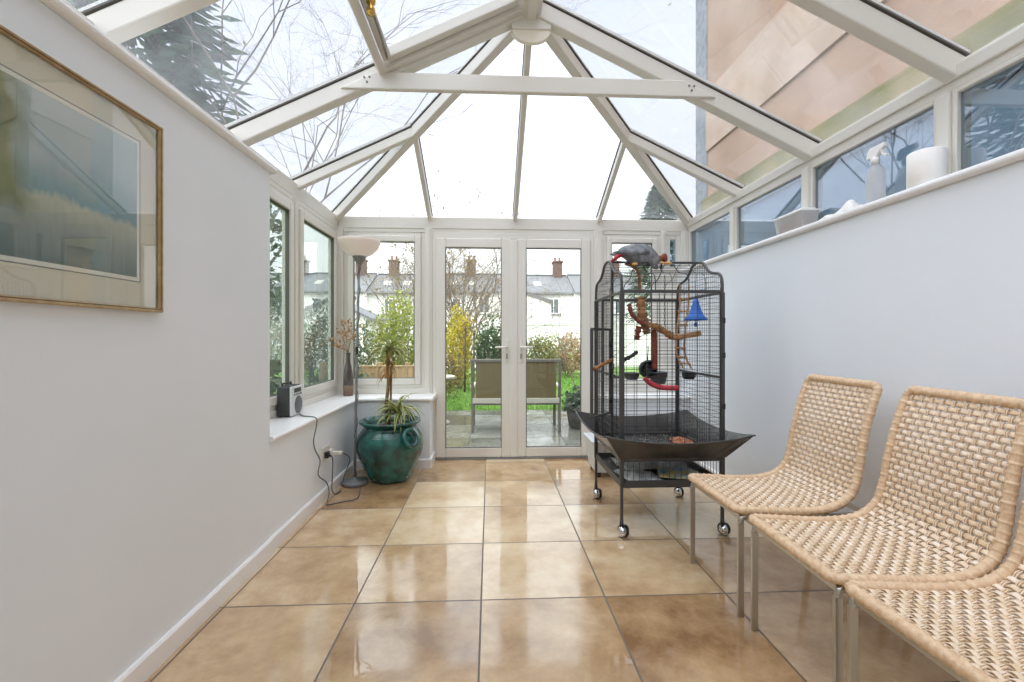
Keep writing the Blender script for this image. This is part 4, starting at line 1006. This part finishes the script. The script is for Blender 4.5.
t = thing('garden_table', 'small round pale garden table left of the bench', 'table', (-.80,7.15,GZ))
MT['stone'] = mat('pale_cast_stone', (196,192,180), .7, col2=(166,162,148), nscale=12)
m = M(); m.lathe([(0,.70),(.25,.70),(.26,.715),(.26,.735),(.25,.745),(0,.745)],(-.80,7.15,GZ),32); m.build('table_top', MT['stone'], t)
m = M(); m.lathe([(.17,0),(.17,.03),(.07,.08),(.05,.2),(.085,.38),(.05,.55),(.09,.66),(.14,.70)],(-.80,7.15,GZ),24); m.build('pedestal', MT['stone'], t)

# ---- plants
def leafcloud(m, c, rad, n, s, seed, up=.0, shell=.55, aspect=.55):
    q = random.Random(seed)
    for i in range(n):
        th = q.uniform(0,2*PI); z = q.uniform(-1,1); k = math.sqrt(1-z*z); d = shell+(1-shell)*q.random()
        d *= 1+.16*math.sin(3*th+seed)+.12*math.sin(5*z+2*th)
        p = V((c[0]+rad[0]*d*k*math.cos(th), c[1]+rad[1]*d*k*math.sin(th), c[2]+rad[2]*d*z))
        a = V((q.gauss(0,1),q.gauss(0,1),q.gauss(0,1)+up)).normalized(); b = a.orthogonal().normalized(); b.rotate(Matrix.Rotation(q.uniform(0,6.28),3,a))
        l = s*q.uniform(.6,1.3); w_ = l*aspect
        m.add([p, p+a*l*.5+b*w_*.5, p+a*l, p+a*l*.5-b*w_*.5],[(0,1,2,3)])
def twigs(m, base, h, n, spread, seed, r=.008, lev=3, tips=None, lean=(0,0)):
    q = random.Random(seed)
    def grow(p, d, ln, rad, lv):
        k = 4; pts = [p]; 
        for i in range(k):
            d = (d+V((q.gauss(0,.13),q.gauss(0,.13),q.gauss(.03,.08)))).normalized(); pts.append(pts[-1]+d*(ln/k))
        m.tube(pts, [rad*(1-.55*i/k) for i in range(k+1)], 5 if rad > .012 else 3, caps=False)
        if lv <= 0:
            if tips is not None: tips.append(pts[-1])
            return
        for j in range(q.choice((2,3,3,4))):
            i = q.choice((1,2,3,4)) if j else 4
            az = q.uniform(0,2*PI); a = q.uniform(.3,.85)
            o = d.orthogonal().normalized(); o.rotate(Matrix.Rotation(az,3,d))
            grow(pts[i], (d*math.cos(a)+o*math.sin(a)).normalized(), ln*q.uniform(.55,.8), rad*.57, lv-1)
    for i in range(n):
        az = 2*PI*i/n+q.uniform(-.3,.3); e = spread*q.uniform(.3,1)
        d = V((math.cos(az)*e+lean[0], math.sin(az)*e+lean[1], 1)).normalized()
        grow(V(base)+V((math.cos(az),math.sin(az),0))*r*2, d, h*q.uniform(.32,.42), r, lev)
def leafmat(name, cols): return mat(name, cols[0], .7, island=cols, trans=.35)
LM = {
 'yellow': leafmat('yellow_leaves', [(214,190,60),(236,214,84),(186,176,56),(150,150,52)]),
 'dark': leafmat('dark_green_leaves', [(48,74,42),(64,92,52),(82,108,66),(96,116,76)]),
 'olive': leafmat('olive_leaves', [(122,126,70),(146,146,92),(108,110,64),(168,156,110)]),
 'pink': leafmat('faded_pink_leaves', [(176,142,116),(194,164,138),(156,130,96),(166,150,104)]),
 'brown': leafmat('brown_leaves', [(134,112,76),(158,132,90),(112,98,64),(142,134,84)]),
 'lime': leafmat('lime_leaves', [(150,164,70),(176,184,90),(124,144,60),(194,190,104)]),
 'bluegreen': leafmat('blue_green_leaves', [(84,108,92),(104,126,108),(70,94,76),(122,138,116)]),
 'conifer': leafmat('conifer_needles', [(72,96,70),(92,118,86),(110,134,104),(82,108,76)]),
}
MT['bark'] = mat('grey_brown_bark', (112,98,86), .9, col2=(92,80,70), nscale=20)
MT['twig'] = mat('bare_twig', (140,124,112), .9)
def shrub(name, label, c, rad, n, s, mm, seed, group='garden shrubs', stems=5, aspect=.55):
    t = thing(name, label, 'shrub', (c[0],c[1],GZ), group)
    m = M(); leafcloud(m, (c[0],c[1],GZ+rad[2]*1.02), rad, n, s, seed, .3, .45, aspect); m.build('foliage', LM[mm], t)
    m = M(); twigs(m, (c[0],c[1],GZ), rad[2]*1.8, stems, .6, seed, .014, 2); m.build('stems', MT['bark'], t)
    return t
shrub('leafy_shrub','tall yellow leaved shrub behind the left end of the bench',(-.80,12.0),(.42,.4,1.06),2600,.085,'yellow',1)
shrub('leafy_shrub','dark green bushy shrub right of the yellow shrub',(.04,11.4),(.52,.45,.86),3000,.085,'dark',2)
shrub('twiggy_hedge','brown twiggy hedge left of the yellow shrub, behind the pale table',(-1.05,10.2),(.52,.35,.54),2400,.06,'brown',3)
shrub('leafy_shrub','olive green shrub beyond the lawn, right of the door handles',(1.60,14.2),(.62,.5,.72),2400,.09,'olive',4)
shrub('leafy_shrub','faded pink shrub beyond the lawn beside the olive one',(2.62,15.2),(.70,.5,.76),2400,.09,'pink',5)
shrub('low_hedge','low lime green hedge along the far edge of the lawn',(2.6,16.6),(1.6,.35,.42),3000,.08,'lime',6)
shrub('leafy_shrub','small lime shrub in front of the brown hedge by the pale table',(-1.18,8.9),(.30,.3,.36),1100,.06,'lime',7)
shrub('leafy_shrub','dark blue green bush behind the wooden fence, nearest the corner',(-2.95,8.3),(.72,.5,.98),4200,.075,'bluegreen',8)
shrub('leafy_shrub','lime green bush behind the wooden fence, nearest the doors',(-1.72,9.0),(.56,.45,1.12),3000,.075,'lime',9)
shrub('leafy_shrub','low blue green bush in front of the wooden fence',(-2.25,7.2),(.42,.25,.46),2000,.065,'bluegreen',15)
shrub('leafy_shrub','olive bush between two others behind the wooden fence',(-2.25,9.6),(.75,.5,.92),2400,.085,'olive',10)
shrub('leafy_shrub','wide dark green bush outside the left side window',(-4.3,7.6),(.75,1.0,.92),3400,.09,'dark',11)
shrub('leafy_shrub','wide blue green bush outside the left side window near the house',(-3.6,5.4),(.6,.8,.84),3000,.08,'bluegreen',12)
shrub('leafy_shrub','brown leaved bush outside the left side window behind the others',(-4.9,9.6),(.8,.8,.95),2400,.10,'brown',13)
# ivy planter
t = thing('ivy_planter', 'dark stone planter overflowing with ivy on the wet patio', 'planter', (1.42,6.75,GZ))
m = M(); m.lathe([(.20,0),(.24,.02),(.28,.26),(.30,.30),(.30,.33),(.26,.33),(.25,.29),(0,.28)],(1.42,6.75,GZ),28); m.build('planter', mat('dark_stone',(96,94,88),.8,col2=(74,72,66),nscale=12), t)
m = M(); leafcloud(m,(1.42,6.75,GZ+.36),(.36,.34,.20),1500,.06,14,0,.4,.8); m.build('ivy', leafmat('ivy_leaves',[(58,76,60),(84,100,86),(120,132,118),(66,88,64)]), t)
m = M()
for i in range(7): m.tube(spline([(1.42,6.75,GZ+.36),(1.42+.12*math.cos(i*1.7),6.75+.1*math.sin(i*1.7),GZ+.6),(1.42+.26*math.cos(i*1.7),6.75+.2*math.sin(i*1.7),GZ+.74-.03*i)],4),.004,4)
m.build('spike_leaves', LM['dark'], t)

def bare_tree(label, c, h, n, spread, lev, seed, r=.03, leaves=0, mm='brown', trunk=0, lean=(0,0), ls=.05):
    t = thing('bare_tree', label, 'tree', (c[0],c[1],GZ), 'bare garden trees')
    tips = []; z0 = GZ
    if trunk:
        m = M(); m.tube(spline([(c[0],c[1],GZ),(c[0]+.05,c[1],GZ+trunk*.5),(c[0]+lean[0]*trunk*.3,c[1],GZ+trunk)],4),[r*2.6-r*.1*i for i in range(9)],9); m.build('trunk', MT['bark'], t); z0 = GZ+trunk*.98; c = (c[0]+lean[0]*trunk*.3,c[1])
    m = M(); twigs(m,(c[0],c[1],z0),h-trunk,n,spread,seed,r,lev,tips,lean); m.build('branches', MT['twig'], t)
    if leaves and tips:
        q = random.Random(seed+1); m = M()
        for i in range(leaves):
            p = q.choice(tips)+V((q.gauss(0,.05),q.gauss(0,.05),q.gauss(-.03,.05))); a = V((q.gauss(0,1),q.gauss(0,1),q.gauss(0,1))).normalized(); b = a.orthogonal().normalized(); l = ls*q.uniform(.6,1.2)
            m.add([p,p+a*l*.5+b*l*.28,p+a*l,p+a*l*.5-b*l*.28],[(0,1,2,3)])
        m.build('last_leaves', LM[mm], t)
bare_tree('multi stemmed bare tree with a few brown leaves seen through the left door',(-.85,13.6),5.1,14,.42,5,31,.040,2200,'brown',ls=.085)
bare_tree('big bare tree reaching over the left side of the glass roof',(-3.6,6.6),9.6,7,.42,6,32,.026,60,'lime',1.9,(.06,0),.07)
bare_tree('thin bare tree seen through the back left window',(-3.1,15.5),5.6,6,.40,4,33,.03,60,'olive',.8)
bare_tree('thin bare shrub tree at the right edge of the right door',(2.05,10.2),3.4,4,.35,3,34,.016,120,'pink')
bare_tree('small bare tree standing behind the dark green shrub',(.05,16.5),4.6,7,.40,4,35,.03,160,'pink')
t = thing('ivy_clad_tree', 'slim evergreen tree with dark leaves outside the left side window', 'tree', (-2.95,5.95,GZ))
m = M(); m.tube([(-2.95,5.95,GZ),(-2.93,5.97,1.5),(-2.96,5.95,3.0)],[.05,.04,.015],8); m.build('trunk', MT['bark'], t)
m = M()
for k in range(9): leafcloud(m,(-2.95+.14*math.sin(k*2.1),5.95+.16*math.cos(k*1.7),.55+.30*k),(.30,.30,.22),170,.10,50+k,0,.3)
m.build('foliage', LM['dark'], t)
def conifer(label, c, h, r, seed):
    t = thing('conifer', label, 'tree', (c[0],c[1],GZ), 'conifers beyond the garden')
    m = M(); m.tube([(c[0],c[1],GZ),(c[0],c[1],GZ+h*.95)],[.14,.02],8); m.build('trunk', MT['bark'], t)
    m = M(); q = random.Random(seed)
    for i in range(9500):
        f_ = q.random()**.75; z = GZ+.3+f_*(h-.3); rr = r*(1-f_)**.7*(.55+.45*q.random())*(1+.15*math.sin(z*6)); a = q.uniform(0,2*PI)
        p = V((c[0]+rr*math.cos(a),c[1]+rr*math.sin(a),z)); d = V((math.cos(a),math.sin(a),q.uniform(-.7,.2))).normalized(); b = V((-math.sin(a),math.cos(a),0)); l = r*q.uniform(.07,.19)
        m.add([p,p+d*l*.5+b*l*.2,p+d*l,p+d*l*.5-b*l*.2],[(0,1,2,3)])
    m.build('foliage', LM['conifer'], t)
conifer('tall dark conifer seen through the left roof glass above the picture',(-5.2,6.0),10.0,2.4,61)
conifer('tall green conifer far off to the right, seen over the cage',(8.9,23.5),9.4,2.4,62)

# stakes, fence, wall
MT['stake'] = mat('dark_wood_stake', (74,66,60), .85)
for i, (x, y, h) in enumerate(((-.62,11.2,1.62),(-.40,11.0,1.5))):
    m = M(); m.tube([(x,y,GZ),(x+.02,y,GZ+h)],[.026,.02],7); m.box((x-.012,y-.03,GZ+h-.1),(x+.05,y+.03,GZ+h-.06)); solo(m,'garden_stake',MT['stake'],('dark garden stake in front of the yellow shrub','dark garden stake between the yellow and the dark green shrub')[i],'stake',(x,y,GZ),'garden stakes')
MT['fence'] = mat('tan_fence_boards', (176,150,112), .85, col2=(150,126,92), nscale=3, stretch=(14,14,1))
t = thing('wooden_fence', 'low tan wooden fence outside the back left window', 'fence', (-2.2,7.6,GZ))
for i in range(5):
    x = -2.75+i*.46; m = M(); m.box((x-.04,7.60,GZ),(x+.04,7.68,.78)); m.build('post', MT['fence'], t, bevel=.006)
for i in range(4):
    x = -2.75+i*.46; m = M()
    for k in range(5): m.box((x+k*.092,7.585+.012*(k % 2),GZ+.03),(x+.10+k*.092,7.597+.012*(k % 2),.70))
    m.build('panel', MT['fence'], t)
m = M(); m.box((-2.77,7.58,.70),(-.88,7.69,.73)); m.build('capping', MT['fence'], t, bevel=.004)
t = thing('pergola', 'white slatted garden pergola far behind the dark green shrub', 'pergola', (.15,19,GZ))
MT['whitepaint'] = mat('white_masonry_paint', (244,243,240), .8)
for x in (-.35,.1,.55,1.0):
    m = M(); m.box((x-.06,18.94,GZ),(x+.06,19.06,2.0)); m.build('post', MT['whitepaint'], t, bevel=.01)
m = M(); m.beam((-.6,19,2.05),(1.2,19,2.05),.08,.14)
m.build('beam', MT['whitepaint'], t)
for k in range(7): x = -.5+.27*k; m = M(); m.beam((x,18.5,2.15),(x,19.6,2.15),.05,.09); m.build('rafter', MT['greymetal'], t)
m = M(); m.box((.9,20.4,GZ),(12,20.6,1.75)); m.box((.9,20.36,1.75),(12,20.64,1.82)); smesh(m,'wall_garden',MT['whitepaint'])

# ---- terrace of houses
MT['slate'] = mat('slate_roof', (112,112,116), .6, col2=(96,97,101), nscale=6, stretch=(1,6,6))
MT['brick'] = mat('chimney_brick', (112,90,82), .85, col2=(92,72,66), nscale=5)
MT['terracotta'] = mat('terracotta', (150,112,94), .8)
MT['dkglass'] = glass('house_window_glass', (.16,.19,.21), 1.5, gain=3.0)
MT['render'] = mat('white_render', (236,235,231), .85)
MT['palerender'] = mat('pale_grey_render', (206,206,202), .85)
HZ0 = GZ
def house(x0, x1, yf, lab, wallm, ridge=6.75, eave=4.95, chim=.75, seed=0, ext=None, dep=7.0):
    t = thing('terraced_house', lab, 'house', ((x0+x1)/2,yf,HZ0), 'terraced houses beyond the garden')
    m = M(); m.prism([(x0,yf,HZ0),(x0,yf+dep,HZ0),(x0,yf+dep,eave),(x0,yf+dep/2,ridge-.1),(x0,yf,eave)],(x1-x0,0,0)); m.build('wall', wallm, t)
    m = M()
    for s, y0 in ((1,yf-.25),(-1,yf+dep+.25)):
        m.prism([(x0,y0,eave-.08),(x0,yf+dep/2,ridge),(x0,yf+dep/2,ridge-.16),(x0,y0,eave-.24)],(x1-x0,0,0))
    ro = m.build('roof', MT['slate'], t)
    m = M(); m.beam((x0,yf+dep/2,ridge+.03),(x1,yf+dep/2,ridge+.03),.22,.1); m.build('ridge_tiles', MT['slate'], ro)
    m = M(); m.beam((x0,yf-.3,eave-.16),(x1,yf-.3,eave-.16),.12,.12); m.build('gutter', MT['greymetal'], ro)
    cxh = x0+(x1-x0)*chim
    m = M(); m.box((cxh-.38,yf+dep/2-.5,ridge-.5),(cxh+.38,yf+dep/2+.5,ridge+1.1)); m.box((cxh-.46,yf+dep/2-.58,ridge+1.1),(cxh+.46,yf+dep/2+.58,ridge+1.25)); co_ = m.build('chimney', MT['brick'], t, bevel=.02)
    for k in (-.2,.2): m = M(); m.lathe([(.13,0),(.11,.1),(.10,.35),(.12,.38),(0,.38)],(cxh+k,yf+dep/2,ridge+1.25),12); m.build('chimney_pot', MT['terracotta'], co_)
    for k in (.22,.52):
        xs = x0+(x1-x0)*k; f_ = .45; y_ = yf+dep/2*f_; z_ = eave-.08+(ridge-eave+.08)*f_
        sl = (ridge-eave)/(dep/2); m = M()
        m.prism([(xs-.32,y_-.4,z_-.4*sl+.02),(xs+.32,y_-.4,z_-.4*sl+.02),(xs+.32,y_+.4,z_+.4*sl+.02),(xs-.32,y_+.4,z_+.4*sl+.02)],(0,-.02,.05)); m.build('skylight', MT['paleslat'], ro)
    wn = [(.30,3.1,.75,1.25),(.72,3.1,.95,1.3),(.30,.7,.9,1.2),(.72,.5,1.0,1.3)]
    for f_, zb_, ww, hh in wn:
        xw = x0+(x1-x0)*f_
        m = M(); frame_rect(m,(xw-ww/2,yf-.0,zb_),(1,0,0),(0,-1,0),ww,hh,.09,.06); m.box((xw-.03,yf-.05,zb_+.09),(xw+.03,yf-.01,zb_+hh-.09)); wo_ = m.build('window', MT['whitepaint'], t)
        m = M(); m.box((xw-ww/2+.09,yf-.03,zb_+.09),(xw+ww/2-.09,yf-.02,zb_+hh-.09)); m.build('pane', MT['housepane'], wo_)
        m = M(); m.box((xw-ww/2-.12,yf-.12,zb_-.12),(xw+ww/2+.12,yf,zb_)); m.build('sill', MT['greymetal'], wo_)
        m = M(); m.box((xw-ww/2-.1,yf-.03,zb_+hh),(xw+ww/2+.1,yf,zb_+hh+.16)); m.build('lintel', MT['palerender'], wo_)
    if ext:
        e0, e1, ez0, ez1, ed = ext
        m = M(); m.prism([(e0,yf-ed,HZ0),(e1,yf-ed,HZ0),(e1,yf-ed,ez1),(e0,yf-ed,ez0)],(0,ed,0)); eo = m.build('rear_extension', wallm, t)
        m = M(); m.prism([(e0-.1,yf-ed-.15,ez0),(e1+.1,yf-ed-.15,ez1-.02),(e1+.1,yf-ed-.15,ez1+.24),(e0-.1,yf-ed-.15,ez0+.26)],(0,ed+.15,0)); m.build('extension_roof', MT['slate'], eo)
        xm = (e0+e1)/2-.2; m = M(); m.box((xm-.5,yf-ed-.05,.95),(xm+.5,yf-ed+.0,2.25)); fo_ = m.build('extension_window', MT['whitepaint'], eo)
        m = M(); m.box((xm-.42,yf-ed-.065,1.03),(xm+.42,yf-ed-.05,2.17)); m.build('pane', MT['housepane'], fo_)
    return t
MT['housepane'] = mat('reflective_house_pane', (92,104,112), .08, spec=1.0)
YF = 37.0
hs = [(-26.4,-20.9,'white house at the far left end of the terrace','render',.25),(-20.9,-15.4,'second white house from the far left end of the terrace','palerender',.8),(-15.4,-9.9,'pale house in the terrace seen behind the bare tree in the back left window','render',.75),
      (-9.9,-4.3,'white house seen between the back left window and the left door','palerender',.25),(-4.3,1.0,'white house behind the bare tree in the left door','render',.5),(1.0,6.9,'white house with a brick chimney and rear extension in the right door','render',.86),(6.9,12.2,'white house at the right end of the terrace','render',.8),(12.2,17.6,'white house hidden behind the bird cage, past the right end','palerender',.3)]
for i, (a, b, lab, mm, ch) in enumerate(hs):
    house(a,b,YF+(.4 if i % 2 else 0),lab,MT[mm],6.75,4.95,ch,i,{5:(1.6,4.75,4.9,3.8,2.2),2:(-13.6,-10.8,3.2,4.2,2.4)}.get(i))
t = thing('garden_shed', 'grey roofed garden outbuilding behind the bushes at the back left', 'shed', (-8.3,24,GZ))
m = M(); m.prism([(-10.2,24,GZ),(-6.4,24,GZ),(-6.4,24,2.2),(-8.3,24,3.1),(-10.2,24,2.2)],(0,4,0)); m.build('wall', MT['palerender'], t)
m = M()
for s in (-1,1): m.prism([(-8.3,23.8,3.25),(-8.3+s*2.15,23.8,2.2),(-8.3+s*2.15,23.8,2.08),(-8.3,23.8,3.1)],(0,4.4,0))
m.build('roof', MT['slate'], t)

# ---- neighbour's house wall on the right, added blue-grey backing behind the side panes
MT['pebbledash'] = mat('pink_tan_render', (206,176,152), .9, col2=(188,156,130), nscale=1.2, bump=.4, bscale=40)
nx = 3.35
t = thing('neighbour_house', "neighbour's tall tan rendered house wall seen through the right roof glass", 'house', (nx,2.4,GZ))
m = M(); m.box((nx,-6,GZ),(nx+5,6.86,8.6)); m.build('wall', MT['pebbledash'], t)
pm2, nt, out = nodes('mossy_render'); L = nt.links.new
p = N(nt,'ShaderNodeBsdfPrincipled'); p.inputs['Roughness'].default_value = .95; L(p.outputs[0], out.inputs[0])
tc = N(nt,'ShaderNodeTexCoord'); n1 = N(nt,'ShaderNodeTexNoise'); n1.inputs['Scale'].default_value = 1.6; n1.inputs['Detail'].default_value = 9; L(tc.outputs['Object'], n1.inputs['Vector'])
r1 = ramp(nt, [(.3,(122,122,80)),(.5,(152,146,100)),(.7,(186,168,130))]); L(n1.outputs[0], r1.inputs[0]); L(r1.outputs[0], p.inputs['Base Color'])
m = M(); m.box((nx-.10,-6,2.45),(nx,6.86,3.30)); m.build('mossy_plinth', pm2, t)
m = M(); m.box((nx-.03,-6,4.05),(nx,6.86,4.95)); m.build('rendered_band', mat('pale_band', (222,198,176), .9, col2=(206,180,156), nscale=2), t)
m = M(); m.box((nx-.02,6.86,GZ),(nx+.6,7.22,8.6)); m.build('corner_strip', mat('speckled_grey_render',(172,178,184),.9,col2=(140,146,152),nscale=12,bump=.4), t)
for y in (.4,4.2):
    m = M(); frame_rect(m,(nx-.0,y,5.6),(0,1,0),(-1,0,0),1.1,1.4,.08,.06); wo_ = m.build('window', MT['whitepaint'], t); m = M(); m.box((nx-.03,y+.08,5.68),(nx-.02,y+1.02,6.92)); m.build('pane', MT['housepane'], wo_)
m = M(); m.box((2.62,-6,GZ),(2.74,5.6,2.52)); m.box((2.59,-6,2.52),(2.77,5.6,2.57)); smesh(m,'wall_pane_backing',mat('blue_grey_sky_reflection',(142,152,162),.9,col2=(126,138,148),nscale=2))  # added wall, its blue-grey stands in for sky reflected in the right panes

# ------------------------------------------------------------------ camera, sky, daylight
cam = bpy.data.cameras.new('camera'); co = bpy.data.objects.new('camera', cam); COL.objects.link(co)
cam.sensor_width = 36; cam.lens = 455/1024*36; cam.clip_start = 0.02; cam.clip_end = 300
cam.shift_y = -4/1024
co.location = (0,0,1.2); co.rotation_euler = (PI/2, 0, -math.atan(22/455))
sc.camera = co
w = bpy.data.worlds.new('overcast_sky'); sc.world = w; w.use_nodes = True
nt = w.node_tree; nt.nodes.clear(); L = nt.links.new
out = nt.nodes.new('ShaderNodeOutputWorld'); bg = nt.nodes.new('ShaderNodeBackground'); L(bg.outputs[0], out.inputs[0])
tc = nt.nodes.new('ShaderNodeTexCoord'); sp = nt.nodes.new('ShaderNodeSeparateXYZ'); L(tc.outputs['Generated'], sp.inputs[0])
r = ramp(nt, [(0.0,(150,150,140)),(0.49,(190,190,185)),(0.5,(250,250,249)),(0.62,(252,252,252)),(0.85,(236,240,248)),(1.0,(226,232,244))])
mr = nt.nodes.new('ShaderNodeMapRange'); mr.inputs[1].default_value = -1; mr.inputs[2].default_value = 1; L(sp.outputs[2], mr.inputs[0]); L(mr.outputs[0], r.inputs[0])
no = nt.nodes.new('ShaderNodeTexNoise'); no.inputs['Scale'].default_value = 2.2; no.inputs['Detail'].default_value = 5; L(tc.outputs['Generated'], no.inputs['Vector'])
r2 = ramp(nt, [(0.3,(236,239,245)),(0.7,(255,255,255))]); L(no.outputs[0], r2.inputs[0])
mu = nt.nodes.new('ShaderNodeMixRGB'); mu.blend_type = 'MULTIPLY'; mu.inputs[0].default_value = 1; L(r.outputs[0], mu.inputs[1]); L(r2.outputs[0], mu.inputs[2])
L(mu.outputs[0], bg.inputs[0]); bg.inputs[1].default_value = 1.1
sun = bpy.data.lights.new('veiled_sun','SUN'); sun.energy = 4.0; sun.angle = math.radians(110); sun.color = (1.0,0.98,0.95)
so = bpy.data.objects.new('veiled_sun', sun); COL.objects.link(so); so.rotation_euler = (math.radians(18), math.radians(-16), 0)
vs = sc.view_settings; vs.view_transform = 'Standard'; vs.look = 'None'; vs.gamma = 1.0; vs.use_curve_mapping = False; vs.exposure = 1.08
sc.cycles.transparent_max_bounces = 40; sc.cycles.max_bounces = 10; sc.cycles.diffuse_bounces = 6; sc.cycles.use_denoising = True
sc.cycles.caustics_reflective = False; sc.cycles.caustics_refractive = False
